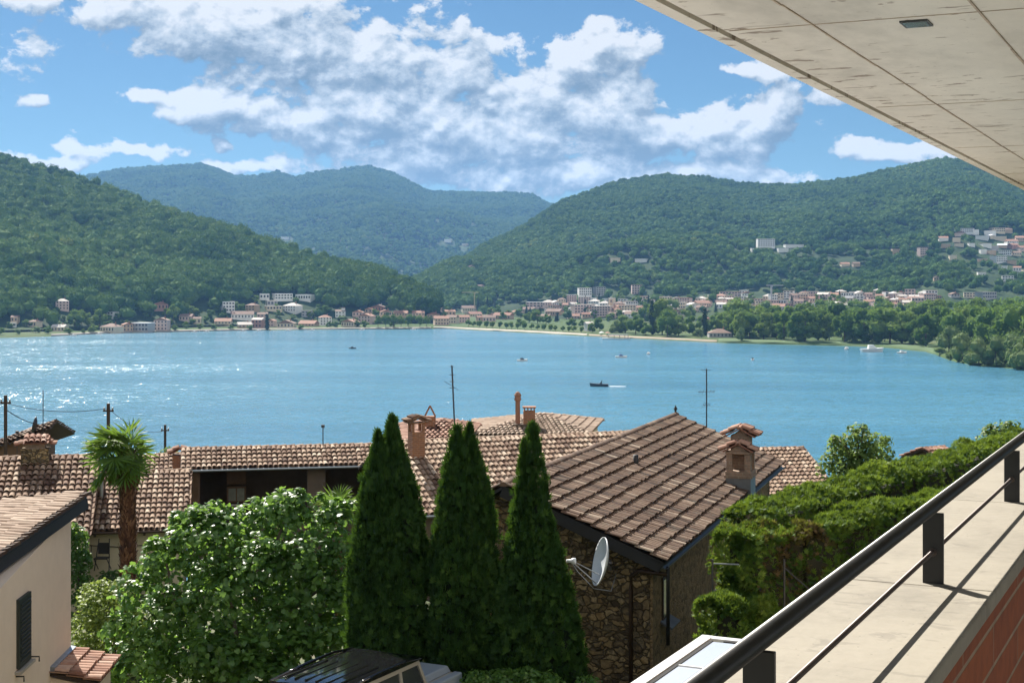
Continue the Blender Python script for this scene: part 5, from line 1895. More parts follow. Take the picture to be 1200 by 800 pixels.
def strip(name, mat, label, cat, a, b, w0, w1, lift):
    pxs = np.arange(a, b + 1, 5.0)
    rows = []
    for e in (w0, w0 + .4, (w0 + w1) / 2, w1):
        rows.append([((px - 600) / F * (d_shore(px) + e + 2.5 * noise.noise(Vector((px * .05, e, 0)))), d_shore(px) + e + 2.5 * noise.noise(Vector((px * .05, e, 0))),
                      plain_z(px, d_shore(px) + e) + lift + (0 if e > w0 else -2.2)) for px in pxs])
    grid_mesh(rows, name, mat, label, cat)


M['promenade'] = plain('promenade', (.33, .30, .24), .2, .08, .9, 0)
M['beach'] = plain('beach', (.27, .215, .15), .25, .08, .9, 0)
M['lawn'] = plain('lawn', (.05, .095, .024), .3, .05, .95, 0)
M['quay'] = plain('quay', (.22, .20, .17), .2, .1, .9, 0)
strip('promenade', M['promenade'], 'pale lakeside promenade in front of the town', 'promenade', 508, 690, 2, 14, .5)
strip('beach', M['beach'], 'sandy strip of beach on the far shore', 'beach', 690, 842, 2, 9, .5)
strip('lawn', M['lawn'], 'bright lawn along the lake before the tall trees', 'lawn', 842, 1100, 2, 32, .5)
strip('quay_wall', M['quay'], 'stone quay along the village on the left shore', 'quay', 60, 508, 1, 9, .5)

# ------------------------------------------------------------------ far trees: a few crowns each with trunk, copied
def crown_proto(kind, seed):
    """unit-height crown: lumpy lobes of many small leaf clumps"""
    rng = np.random.default_rng(seed)
    lobes = []
    if kind == 'round':
        for i in range(9):
            a = rng.uniform(0, 6.28)
            z = rng.uniform(.20, .78)
            r = .27 * math.sin(math.pi * min(1, (z - .08) / .92)) + .02
            lobes.append((np.array((math.cos(a) * r, math.sin(a) * r, z)), np.full(3, rng.uniform(.15, .24))))
        lobes.append((np.array((0, 0, .82)), np.full(3, .16)))
    elif kind == 'tall':
        for i in range(11):
            a = rng.uniform(0, 6.28)
            z = rng.uniform(.10, .86)
            r = .20 * math.sin(math.pi * min(1, z)) + .02
            lobes.append((np.array((math.cos(a) * r, math.sin(a) * r, z)), np.array((.15, .15, .16)) * rng.uniform(.75, 1.25)))
        lobes.append((np.array((0, 0, .88)), np.full(3, .11)))
    elif kind == 'bush':
        for i in range(10):
            a = rng.uniform(0, 6.28)
            z = rng.uniform(.18, .65)
            r = .36 * (1 - z * .7)
            lobes.append((np.array((math.cos(a) * r, math.sin(a) * r, z)), np.full(3, rng.uniform(.2, .32))))
        lobes.append((np.array((0, 0, .72)), np.full(3, .25)))
    elif kind == 'column':
        for i in range(9):
            z = .1 + .8 * i / 8
            lobes.append((np.array((rng.normal(0, .01), rng.normal(0, .01), z)), np.array((.11, .11, .12)) * (1.1 - .75 * max(0, z - .35))))
    elif kind == 'ball':
        for i in range(8):
            d = rand_dirs(1, rng)[0]
            lobes.append((np.array((0, 0, .58)) + d * .2, np.full(3, .24)))
    elif kind == 'spruce':
        for i in range(9):
            z = .12 + .8 * i / 8
            lobes.append((np.array((0, 0, z)), np.array((.22 * (1 - z) + .02, .22 * (1 - z) + .02, .09))))
    return lobes


MATS_FAR = dict(round='far_leaf', tall='far_leaf', bush='far_pale', column='far_dark', ball='far_leaf', spruce='far_dark')
CROWNS = {}
for kind, nvar, nl in (('round', 4, 900), ('tall', 4, 1100), ('bush', 3, 900), ('column', 1, 500), ('ball', 2, 500), ('spruce', 2, 500)):
    CROWNS[kind] = []
    for i in range(nvar):
        rng = np.random.default_rng(100 + len(CROWNS) * 17 + i)
        lobes = crown_proto(kind, 200 + len(CROWNS) * 31 + i)
        V, Fc, T = leaf_cloud(lobes, nl, rng, LEAF_KITE, .058 if kind not in ('column', 'spruce') else .045, .3, .3)
        Fc = Fc
        cores = [(c + ICO1[0] * (np.asarray(r) * .80), ICO1[1]) for c, r in lobes]
        # the inner mass of each lobe, as quads with a doubled corner left out: triangles kept as thin fans
        me = raw_mesh('crown', V, Fc, T, M[MATS_FAR[kind]])
        mb = MB()
        for v, f in cores:
            mb.add(v, f, .25)
        mb.add(V, Fc.tolist(), T.tolist())
        bpy.data.meshes.remove(me)
        me = mb.mesh('crown', np.zeros(3))
        me.materials.append(M[MATS_FAR[kind]])
        tb = MB().tube([(0, 0, -.03), (0, 0, .35), (0, 0, .6)], [.022, .017, .008], 6)
        tm = tb.mesh('trunk', np.zeros(3))
        tm.materials.append(M['bark'])
        CROWNS[kind].append((me, tm))

TREES = []      # (px, name, zone, look, root): labelled together further down


def far_tree(px, py, hpx, kind, zone, look, wide=1.0, rng=RNG):
    g = hit(px, py)
    if g is None:
        return
    H = hpx * g[1] / F
    v = CROWNS[kind][int(rng.integers(len(CROWNS[kind])))]
    root = bpy.data.objects.new('far_tree' if kind not in ('bush',) else 'far_shrub', None)
    COL.objects.link(root)
    root.location = g
    root.rotation_euler = (0, 0, float(rng.uniform(0, 6.28)))
    s = H * rng.uniform(.95, 1.05)
    root.scale = (s * wide, s * wide, s)
    for nm, me in (('crown', v[0]), ('trunk', v[1])):
        o = bpy.data.objects.new(nm, me)
        COL.objects.link(o)
        o.parent = root
    root['category'] = 'tree' if kind != 'bush' else 'shrub'
    TREES.append((px, hpx, zone, look, root))


rng = np.random.default_rng(77)
Z = 'the right lakeside wood'
for i, px in enumerate(np.arange(866, 1092, 13.5)):          # front row behind the lawn
    far_tree(px + rng.uniform(-4, 4), np.interp(px, sh_px, sh_y) - rng.uniform(4, 7), rng.uniform(30, 43), 'tall' if rng.uniform() < .7 else 'round', Z, 'tall front-row tree', rng.uniform(.95, 1.35))
for i, px in enumerate(np.arange(872, 1210, 14.0)):          # second row
    far_tree(px + rng.uniform(-5, 5), 394 + rng.uniform(-2, 2), rng.uniform(30, 43) + (px > 1090) * 4, 'tall' if rng.uniform() < .6 else 'round', Z, 'tall second-row tree', rng.uniform(1.0, 1.35))
for i, px in enumerate(np.arange(950, 1230, 15.0)):          # back row
    far_tree(px + rng.uniform(-5, 5), 383 + rng.uniform(-2, 2), rng.uniform(27, 36), 'round', Z, 'rounded back-row tree', rng.uniform(1.0, 1.3))
for px, py, hp in ((1108, 404, 44), (1124, 408, 42), (1142, 408, 50), (1160, 411, 52), (1180, 414, 58), (1200, 416, 60), (1222, 420, 60), (1100, 398, 40), (1132, 402, 46), (1170, 404, 48), (1192, 405, 50), (1150, 400, 44), (1250, 424, 64), (1280, 428, 66)):
    far_tree(px, py, hp, 'round', Z, 'broad tree on the point', rng.uniform(.95, 1.15))
for px, py, hp, w in ((1101, 419, 10, 1.8), (1128, 423, 36, 1.0), (1147, 427, 34, 1.05), (1167, 428, 38, .95), (1186, 430, 42, 1.0), (1206, 432, 44, 1.0), (1112, 412, 34, .85), (1113, 424, 9, 1.4), (1170, 431, 8, 1.5), (1037, 400, 22, .9), (1022, 402, 18, .9), (996, 401, 20, .9), (868, 400, 18, .7)):
    far_tree(px, py, hp, 'bush', Z, 'pale willowy shrub', w)
Z = 'the town shore'
for px in np.arange(548, 688, 7.4):
    far_tree(px + rng.uniform(-1.2, 1.2), np.interp(px, sh_px, sh_y) - 3.2, rng.uniform(7.5, 9.5), 'ball', Z, 'small clipped promenade tree', 1.15)
for px in (443, 452, 461, 470, 479, 492, 500):
    far_tree(px, 384, rng.uniform(14, 17), 'ball', Z, 'clipped plane tree by the quay', .95)
for px, py, hp, kd, w in ((764, 392, 42, 'column', .9), (826, 393, 33, 'column', 1.1), (560, 365, 17, 'spruce', 1.0), (571, 364, 16, 'spruce', 1.0), (580, 366, 14, 'spruce', 1.2), (617, 370, 13, 'spruce', 1.2), (703, 388, 17, 'round', 1.0),
                          (733, 390, 22, 'round', 1.15), (745, 392, 24, 'round', 1.1), (756, 393, 16, 'round', 1.2), (782, 394, 32, 'round', .95), (776, 392, 42, 'tall', 1.0), (795, 394, 22, 'round', 1.1), (812, 393, 24, 'round', 1.0), (818, 395, 12, 'bush', 1.2), (835, 392, 24, 'round', 1.0), (848, 392, 27, 'round', 1.1), (858, 394, 30, 'tall', 1.2), (868, 396, 36, 'tall', 1.2),
                          (772, 380, 28, 'round', 1.1), (785, 376, 26, 'round', 1.0), (809, 374, 17, 'round', 1.0), (756, 378, 24, 'round', .8), (862, 376, 28, 'round', 1.1), (880, 372, 22, 'round', 1.2), (898, 376, 24, 'round', 1.2), (850, 382, 26, 'round', 1.1), (620, 378, 13, 'round', 1.3), (630, 379, 17, 'round', 1.2), (640, 380, 13, 'round', 1.4), (653, 377, 12, 'spruce', 1.4), (664, 374, 12, 'round', 1.3), (610, 382, 9, 'round', 1.5), (670, 383, 11, 'round', 1.5), (682, 383, 9, 'round', 1.5), (660, 352, 12, 'round', 1.2), (686, 358, 12, 'spruce', 1.1), (724, 372, 10, 'round', 1.4), (722, 390, 16, 'bush', 1.0), (760, 362, 17, 'spruce', 1), (800, 383, 20, 'round', 1.1),
                          (702, 355, 12, 'spruce', 1.0), (713, 352, 9, 'spruce', 1.0), (840, 384, 18, 'round', 1.0), (824, 384, 16, 'round', 1.1), (728, 356, 14, 'round', 1.0), (694, 390, 12, 'round', 1.0)):
    far_tree(px, py, hp, kd, Z, {'column': 'dark cypress-like tree', 'spruce': 'dark pointed tree', 'bush': 'pale bushy tree', 'tall': 'tall tree', 'round': 'rounded green tree'}[kd], w)
Z = 'the left village'
for px, py, hp, kd, w in ((313, 388, 20, 'column', 1.3), (88, 384, 22, 'round', 1.1), (96, 382, 18, 'round', 1), (104, 385, 17, 'round', 1), (117, 384, 21, 'round', 1), (109, 390, 10, 'round', 1.5), (44, 372, 11, 'round', 1.3), (55, 370, 10, 'round', 1.3), (66, 368, 8, 'round', 1.5), (30, 384, 8, 'round', 1.3), (20, 392, 7, 'bush', 1.2), (56, 389, 7, 'round', 1.4), (82, 391, 6, 'round', 1.4), (98, 391, 5, 'round', 1.3), (203, 377, 20, 'tall', 1.1), (215, 366, 14, 'round', 1.2), (226, 372, 12, 'round', 1.2), (245, 373, 10, 'round', 1.4), (240, 379, 8, 'round', 1.5), (252, 366, 11, 'round', 1.3), (277, 363, 10, 'bush', 1.2), (285, 367, 11, 'round', 1.2),
                          (383, 369, 11, 'round', 1.2), (363, 373, 8, 'round', 1.2), (369, 382, 9, 'round', 1.1), (386, 384, 8, 'round', 1.5), (352, 386, 6, 'round', 1.6), (293, 388, 6, 'round', 1.6), (270, 386, 6, 'round', 1.6), (235, 386, 7, 'round', 1.4), (250, 387, 6, 'round', 1.5), (218, 384, 8, 'round', 1.3), (205, 387, 7, 'round', 1.3), (176, 388, 6, 'round', 1.3), (160, 387, 6, 'round', 1.3), (344, 375, 6, 'round', 1.7), (325, 372, 8, 'round', 1.3), (428, 384, 8, 'round', 1.3), (418, 383, 8, 'round', 1.3), (393, 384, 8, 'round', 1.2), (10, 386, 9, 'round', 1.3), (0, 392, 9, 'round', 1.3), (144, 372, 9, 'round', 1.3), (136, 376, 9, 'round', 1.3), (194, 372, 10, 'round', 1.2),
                          (374, 366, 9, 'round', 1.1), (376, 357, 8, 'round', 1.1), (299, 356, 9, 'round', 1.2), (440, 372, 9, 'round', 1.2), (475, 364, 10, 'round', 1.2), (455, 357, 8, 'round', 1.3), (480, 369, 8, 'round', 1.3), (265, 374, 7, 'round', 1.4), (347, 355, 7, 'round', 1.3)):
    far_tree(px, py, hp, kd, Z, {'column': 'dark cypress-like tree', 'bush': 'pale bushy tree', 'tall': 'tall tree', 'round': 'rounded green tree'}[kd], w)

Z = 'the town gardens'
for i in range(50):
    px = rng.uniform(545, 1100)
    y0, y1 = np.interp(px, [545, 620, 700, 860, 1100], [372, 362, 346, 346, 350]), np.interp(px, [545, 700, 760, 860, 1100], [378, 382, 384, 376, 372])
    far_tree(px, rng.uniform(y0, y1), rng.uniform(7, 13), ['round', 'round', 'round', 'spruce'][int(rng.integers(4))], Z, 'garden tree', rng.uniform(1.0, 1.5), rng)
Z = 'the left village gardens'
for i in range(60):
    px = rng.uniform(4, 535)
    y1 = np.interp(px, sh_px, sh_y) - 2.5
    far_tree(px, y1 - rng.uniform(0, 1) ** 1.5 * np.interp(px, [0, 60, 200, 340, 420, 535], [12, 16, 18, 30, 16, 8]), rng.uniform(4.5, 8.5), ['round', 'round', 'bush', 'ball'][int(rng.integers(4))], Z, 'small garden tree', rng.uniform(1.0, 1.7), rng)
# ------------------------------------------------------------------ far houses
WALLC = dict(white=(.66, .66, .64), cream=(.58, .50, .37), pink=(.54, .41, .36), peach=(.58, .43, .32), grey=(.36, .35, .34), tan=(.42, .31, .21), red=(.36, .20, .16), blue=(.50, .56, .64), brick=(.27, .13, .09))
ROOFC = dict(red=(.25, .12, .08), brown=(.19, .12, .09), pale=(.50, .46, .42), grey=(.25, .25, .26), white=(.68, .70, .72), rust=(.29, .155, .105))
WM = {k_: plain('far_wall_' + k_, c, .06, .3, .9, 0) for k_, c in WALLC.items()}
RM = {k_: plain('far_roof_' + k_, c, .12, .4, .9, 0) for k_, c in ROOFC.items()}
M['far_window'] = plain('far_window', (.05, .06, .075), .2, .3, .25, 0)
HOUSES = []
_unit = MB().box((0, 0, 0), (1, 1, 1)).mesh('window', np.zeros(3))
_unit.materials.append(M['far_window'])


def far_house(px, py, w, h, wall, roof, rtype, zone, extra=None, rng=RNG):
    g = hit(px, py)
    if g is None:
        return
    k_ = g[1] / F
    W, Hh = w * k_, h * k_
    D = min(max(W * .8, 8), 16)
    rh = {'flat': .5, 'gable': min(W, D) * .24, 'hip': min(W, D) * .24}[rtype]
    body = max(Hh - rh, Hh * .5)
    ang = rng.uniform(-.5, .5)
    root = empty('far_house', g - UP * 1.0, None, 'house')
    root.rotation_euler = (0, 0, ang)
    wm = MB().box((0, 0, (body + 1 - 3) / 2), (W, D, body + 1 + 3))
    org = ORG[root.name]
    ORG[root.name] = np.zeros(3)
    wm.build('wall', WM[wall], root)
    z0 = body + 1.0
    mb = MB()
    ov = .5
    a, b = W / 2 + ov, D / 2 + ov
    if rtype == 'flat':
        mb.box((0, 0, z0 + .25), (W + .5, D + .5, .5))
    elif rtype == 'gable':
        if rng.uniform() < .65 or W > D * 1.3:
            mb.prism([(-a, -b, z0), (-a, b, z0), (-a, 0, z0 + rh)], (2 * a, 0, 0))
        else:
            mb.prism([(-a, -b, z0), (a, -b, z0), (0, -b, z0 + rh)], (0, 2 * b, 0))
    else:
        r = max(a - b, .05)
        mb.add([(-a, -b, z0), (a, -b, z0), (a, b, z0), (-a, b, z0), (-r, 0, z0 + rh), (r, 0, z0 + rh)],
               [(0, 1, 5, 4), (1, 2, 5), (2, 3, 4, 5), (3, 0, 4), (3, 2, 1, 0)])
    rf = mb.build('roof', RM[roof], root)
    if rtype != 'flat' and w > 8:
        MB().box((W * .2, D * .1, z0 + rh * .9), (.9, .9, rh * .9 + .8)).build('chimney', WM['brick' if wall != 'brick' else 'grey'], rf)
    if h >= 5 and w >= 7:
        fl = max(1, int(body / 3.1))
        nw = max(2, min(7, int(W / 3.4)))
        for q in range(min(fl, 4)):
            for i in range(nw):
                o = bpy.data.objects.new('window', _unit)
                COL.objects.link(o)
                o.parent = root
                o.location = ((i + .5) / nw * W - W / 2, -D / 2 - .02, 1.0 + (q + .55) * body / fl)
                o.scale = (W / nw * (.62 if rtype == 'flat' else .38), .16, body / fl * .5)
    if extra == 'tower':
        t = MB().box((W * .3, -.5, (z0 + 4) / 2), (W * .36, D * .55, z0 + 4)).build('tower', WM[wall], root)
        MB().box((W * .3, -.5, z0 + 4.3), (W * .42, D * .62, .6)).build('tower_roof', RM[roof], t)
    HOUSES.append((px, w, h, wall, roof, rtype, zone, root, extra))


VL, VT, VH, VF = 'the left village', 'the town', 'the right hillside', 'the hill woods'
rng = np.random.default_rng(5)
for a in (
    (73, 363, 15, 13, 'pink', 'pale', 'hip', VL), (14, 383, 10, 5, 'white', 'pale', 'flat', VL), (18, 379, 8, 8, 'tan', 'brown', 'gable', VL), (41, 384, 13, 9, 'cream', 'brown', 'hip', VL), (70, 388, 16, 8, 'cream', 'pale', 'gable', VL),
    (131, 372, 13, 7, 'white', 'grey', 'flat', VL), (131, 389, 21, 10, 'cream', 'brown', 'hip', VL), (149, 388, 12, 10, 'tan', 'rust', 'gable', VL), (168, 388, 21, 10, 'grey', 'white', 'flat', VL), (190, 387, 16, 15, 'pink', 'brown', 'gable', VL),
    (188, 363, 16, 9, 'red', 'red', 'gable', VL), (219, 377, 15, 8, 'pink', 'brown', 'gable', VL), (231, 382, 9, 8, 'cream', 'brown', 'gable', VL), (262, 382, 19, 7, 'cream', 'rust', 'gable', VL), (267, 366, 14, 12, 'white', 'white', 'flat', VL),
    (296, 365, 13, 9, 'tan', 'brown', 'hip', VL), (310, 351, 11, 6, 'white', 'white', 'flat', VL), (331, 351.5, 21, 6.5, 'white', 'white', 'flat', VL), (358, 352, 19, 6, 'white', 'white', 'flat', VL), (318, 358, 12, 6, 'grey', 'pale', 'flat', VL),
    (320, 364, 18, 5, 'cream', 'pale', 'flat', VL), (343, 366, 18, 10, 'white', 'pale', 'hip', VL), (284, 374, 26, 9, 'white', 'brown', 'gable', VL), (308, 373, 12, 6, 'pink', 'brown', 'gable', VL), (303, 384, 13, 12, 'red', 'pale', 'gable', VL),
    (287, 384, 17, 7, 'tan', 'pale', 'gable', VL), (319, 383, 8, 9, 'pink', 'rust', 'gable', VL), (336, 384, 20, 9, 'cream', 'brown', 'gable', VL), (362, 382, 20, 6, 'tan', 'rust', 'gable', VL), (381, 381, 14, 12, 'white', 'rust', 'hip', VL),
    (360, 371, 12, 7, 'grey', 'grey', 'flat', VL), (399, 373, 11, 9, 'white', 'brown', 'gable', VL, 'tower'), (411, 383, 17, 9, 'cream', 'rust', 'gable', VL), (430, 379, 16, 10, 'pink', 'rust', 'gable', VL), (420, 371, 12, 7, 'pink', 'rust', 'gable', VL),
    (444, 365, 14, 8, 'brick', 'brown', 'gable', VL), (459, 350, 11, 4, 'white', 'pale', 'flat', VL), (433, 367, 9, 6, 'tan', 'rust', 'gable', VL), (452, 371, 14, 7, 'peach', 'rust', 'gable', VL), (470, 371, 16, 6, 'tan', 'rust', 'gable', VL), (490, 371, 14, 6, 'peach', 'rust', 'gable', VL),
    (517, 381, 17, 11, 'peach', 'rust', 'gable', VL), (508, 375, 14, 7, 'tan', 'red', 'gable', VL), (530, 379, 13, 10, 'cream', 'brown', 'gable', VL), (543, 378, 13, 9, 'pink', 'rust', 'gable', VL), (527, 370, 12, 7, 'tan', 'rust', 'gable', VL), (517, 366, 9, 5, 'tan', 'brown', 'gable', VL), (549, 365, 16, 7, 'cream', 'brown', 'gable', VL),
):
    far_house(*a, rng=rng)
for a in (
    (590, 374, 21, 8, 'tan', 'red', 'gable', VT), (556, 371, 15, 6, 'cream', 'red', 'gable', VT), (573, 377, 15, 8, 'pink', 'brown', 'gable', VT), (605, 369, 12, 6, 'cream', 'rust', 'hip', VT), (632, 360, 30, 6, 'pink', 'white', 'flat', VT), (620, 366, 14, 6, 'tan', 'brown', 'gable', VT),
    (670, 354, 11, 8, 'pink', 'white', 'flat', VT), (685, 347, 15, 9, 'white', 'pale', 'flat', VT), (702, 346, 12, 10, 'grey', 'grey', 'flat', VT), (695, 356, 8, 6, 'white', 'white', 'flat', VT), (709, 356, 6, 6, 'white', 'white', 'flat', VT), (717, 361, 6, 12, 'cream', 'pale', 'flat', VT), (730, 358, 10, 8, 'white', 'pale', 'flat', VT),
    (683, 367, 26, 10, 'pink', 'pale', 'flat', VT), (706, 371, 23, 12, 'pink', 'pale', 'flat', VT), (735, 367, 20, 9, 'cream', 'brown', 'flat', VT), (650, 370, 18, 8, 'tan', 'brown', 'gable', VT), (690, 388, 9, 11, 'white', 'pale', 'gable', VT), (746, 345, 12, 11, 'pink', 'brown', 'flat', VT),
    (742, 372, 18, 7, 'white', 'brown', 'gable', VT), (765, 354, 10, 5, 'white', 'white', 'flat', VT), (801, 358, 18, 9, 'pink', 'brown', 'flat', VT), (822, 360, 18, 8, 'peach', 'rust', 'gable', VT), (855, 348, 24, 6, 'pink', 'rust', 'flat', VT), (872, 345, 9, 5, 'white', 'white', 'flat', VT), (885, 359, 24, 9, 'peach', 'brown', 'flat', VT),
    (912, 364, 16, 8, 'white', 'rust', 'gable', VT), (828, 378, 13, 6, 'tan', 'rust', 'gable', VT), (843, 395, 26, 10, 'grey', 'brown', 'hip', VT), (790, 370, 14, 8, 'pink', 'brown', 'gable', VT), (803, 370, 12, 6, 'cream', 'brown', 'gable', VT), (908, 352, 12, 7, 'white', 'pale', 'flat', VT),
    (903, 359, 18, 7, 'pink', 'brown', 'flat', VT), (920, 362, 16, 6, 'red', 'brown', 'flat', VT), (932, 352, 12, 8, 'pink', 'brown', 'gable', VT), (942, 350, 10, 8, 'cream', 'brown', 'hip', VT), (953, 354, 13, 7, 'peach', 'rust', 'gable', VT), (965, 352, 13, 9, 'pink', 'pale', 'gable', VT), (977, 356, 12, 6, 'white', 'brown', 'gable', VT), (995, 354, 11, 7, 'cream', 'grey', 'gable', VT), (1007, 350, 17, 9, 'white', 'pale', 'gable', VT), (1019, 357, 13, 6, 'pink', 'rust', 'gable', VT), (968, 336, 11, 6, 'grey', 'grey', 'flat', VT),
    (1040, 354, 14, 6, 'cream', 'brown', 'gable', VT), (1063, 354, 10, 5, 'white', 'grey', 'gable', VT), (1087, 356, 15, 10, 'pink', 'rust', 'flat', VT), (1055, 347, 10, 5, 'pink', 'rust', 'gable', VT), (760, 366, 12, 6, 'cream', 'rust', 'gable', VT), (776, 360, 12, 6, 'pink', 'rust', 'gable', VT), (836, 352, 12, 6, 'cream', 'pale', 'flat', VT), (665, 362, 11, 6, 'tan', 'rust', 'gable', VT), (640, 374, 11, 6, 'cream', 'brown', 'gable', VT), (845, 358, 12, 6, 'cream', 'brown', 'gable', VT), (863, 356, 12, 6, 'white', 'rust', 'gable', VT),
):
    far_house(*a, rng=rng)
for a in (
    (897, 290, 20, 9, 'white', 'pale', 'flat', VF), (886, 296, 12, 4, 'white', 'white', 'flat', VF), (930, 292, 22, 3.5, 'white', 'pale', 'flat', VF), (1081, 299, 10, 9, 'pink', 'brown', 'flat', VF), (1050, 297, 10, 4, 'tan', 'brown', 'flat', VF), (990, 312, 10, 4, 'cream', 'rust', 'gable', VF), (1003, 312, 8, 4, 'tan', 'brown', 'gable', VF), (917, 297, 12, 3.5, 'white', 'grey', 'flat', VF),
    (720, 306, 12, 4, 'cream', 'pale', 'flat', VF), (752, 307, 14, 3, 'white', 'white', 'flat', VF), (552, 316, 8, 3.5, 'tan', 'brown', 'gable', VF), (563, 337, 8, 3.5, 'cream', 'brown', 'gable', VF), (334, 281, 9, 3, 'white', 'white', 'flat', VF), (525, 284, 8, 3, 'white', 'white', 'flat', VF), (545, 288, 6, 2.5, 'cream', 'pale', 'flat', VF),
    (1134, 273, 14, 5, 'white', 'pale', 'flat', VH), (1125, 276, 12, 4, 'pink', 'brown', 'gable', VH), (1143, 277, 8, 4, 'white', 'pale', 'flat', VH), (1168, 272, 16, 5, 'cream', 'brown', 'flat', VH), (1160, 277, 13, 4, 'white', 'pale', 'flat', VH), (1151, 281, 14, 4, 'white', 'white', 'flat', VH), (1170, 282, 18, 4, 'cream', 'pale', 'flat', VH), (1180, 275, 10, 4, 'tan', 'brown', 'gable', VH), (1185, 286, 13, 5, 'white', 'rust', 'gable', VH),
    (1196, 284, 12, 6, 'peach', 'rust', 'gable', VH), (1187, 292, 11, 5, 'red', 'rust', 'gable', VH), (1198, 294, 12, 6, 'pink', 'rust', 'gable', VH), (1178, 300, 14, 6, 'white', 'pale', 'flat', VH), (1191, 300, 10, 5, 'cream', 'brown', 'gable', VH), (1170, 308, 16, 7, 'white', 'white', 'flat', VH), (1185, 309, 10, 4, 'tan', 'brown', 'flat', VH), (1192, 318, 9, 6, 'white', 'rust', 'gable', VH), (1177, 316, 6, 4, 'white', 'white', 'flat', VH),
    (1181, 329, 13, 6, 'white', 'pale', 'flat', VH), (1150, 322, 9, 3, 'white', 'pale', 'flat', VH), (1138, 288, 7, 3, 'white', 'pale', 'flat', VH), (1095, 352, 12, 5, 'red', 'rust', 'flat', VH), (1155, 350, 20, 8, 'grey', 'pale', 'flat', VH), (1136, 349, 13, 6, 'cream', 'grey', 'flat', VH), (1118, 348, 11, 5, 'grey', 'brown', 'gable', VH), (1120, 331, 9, 3.5, 'cream', 'brown', 'gable', VH), (1098, 329, 8, 5, 'tan', 'brown', 'gable', VH), (1165, 292, 9, 3.5, 'grey', 'pale', 'flat', VH), (1210, 290, 14, 6, 'cream', 'rust', 'gable', VH), (1212, 305, 14, 6, 'white', 'brown', 'gable', VH),
):
    far_house(*a, rng=rng)
# more of the old town's red roofs between the named ones
for i in range(26):
    px = rng.uniform(548, 760)
    py = np.interp(px, [540, 620, 760], [379, 378, 372]) - rng.uniform(0, 11)
    if any(abs(px - q[0]) < 7 and abs(py - (HORIZON - (q[7].location[2] + 1) / q[7].location[1] * F)) < 3 for q in HOUSES):
        continue
    far_house(px, py, rng.uniform(8, 14), rng.uniform(5, 7.5), ['cream', 'tan', 'pink', 'peach'][int(rng.integers(4))], ['red', 'rust', 'brown'][int(rng.integers(3))], 'gable', VT, rng=rng)

for i in range(230):
    px = rng.uniform(640, 1092)
    py = np.interp(px, [640, 760, 860, 960, 1092], [366, 362, 358, 356, 354]) + rng.uniform(-9, 7)
    if any(abs(px - q[0]) < 6 and abs(py - (HORIZON - (q[7].location[2] + 1) / q[7].location[1] * F)) < 2.6 for q in HOUSES):
        continue
    far_house(px, py, rng.uniform(8, 15), rng.uniform(5, 8.5), ['cream', 'white', 'pink', 'peach', 'white'][int(rng.integers(5))], ['rust', 'pale', 'brown', 'pale'][int(rng.integers(4))], ['gable', 'flat', 'hip'][int(rng.integers(3))], VT, rng=rng)
for i in range(34):
    px = rng.uniform(1104, 1215)
    py = np.interp(px, [1104, 1215], [278, 292]) + rng.uniform(-8, 30)
    if any(abs(px - q[0]) < 8 and abs(py - (HORIZON - (q[7].location[2] + 1) / q[7].location[1] * F)) < 3.5 for q in HOUSES):
        continue
    far_house(px, py, rng.uniform(6, 12), rng.uniform(3, 5), ['cream', 'white', 'tan', 'white'][int(rng.integers(4))], ['rust', 'pale', 'brown', 'white'][int(rng.integers(4))], ['gable', 'flat'][int(rng.integers(2))], VH, rng=rng)

_ONES = ['first', 'second', 'third', 'fourth', 'fifth', 'sixth', 'seventh', 'eighth', 'ninth', 'tenth', 'eleventh', 'twelfth', 'thirteenth', 'fourteenth', 'fifteenth', 'sixteenth', 'seventeenth', 'eighteenth', 'nineteenth']
WORDS = _ONES + [w for t in ('twent', 'thirt', 'fort', 'fift') for w in [t + 'ieth'] + [t + 'y-' + q for q in _ONES[:9]]]
WORDS += [w for t in ('sixt', 'sevent') for w in [t + 'ieth'] + [t + 'y-' + q for q in _ONES[:9]]]


def ordinals(items, noun_of):
    """give each thing of a kind its own label, counted from the left only where looks do not tell"""
    groups = {}
    for it in items:
        groups.setdefault(noun_of(it), []).append(it)
    for noun, its in groups.items():
        its.sort(key=lambda q: q[0])
        yield noun, its


def house_noun(q):
    px, w, h, wall, roof, rtype, zone, root, extra = q
    size = 'tall ' if h > 9.5 and w < 18 else 'long ' if w >= 20 else 'tiny ' if h < 4.6 else ''
    rr = {'flat': 'flat roof', 'gable': 'gable roof', 'hip': 'hipped roof'}[rtype]
    return f'{size}{wall} house' + (' and tower' if extra else ''), f'{roof} {rr}', zone


for (a, b, z), its in ordinals(HOUSES, house_noun):
    for i, q in enumerate(its):
        t = f'{a} with {b} in {z}'
        q[7]['label'] = t if len(its) == 1 else (f'leftmost {a} with {b} in {z}' if i == 0 else f'{WORDS[i]} {a} from the left with {b} in {z}')
        q[7]['group'] = {VL: 'houses of the left village', VT: 'houses of the town', VH: 'houses on the right hillside', VF: 'scattered houses in the woods'}[z]
for (look, z), its in ordinals(TREES, lambda q: (q[3], q[2])):
    for i, q in enumerate(its):
        q[4]['label'] = f'{look} in {z}' if len(its) == 1 else (f'leftmost {look} in {z}' if i == 0 else f'{WORDS[i]} {look} from the left in {z}')
        q[4]['group'] = 'trees of ' + z

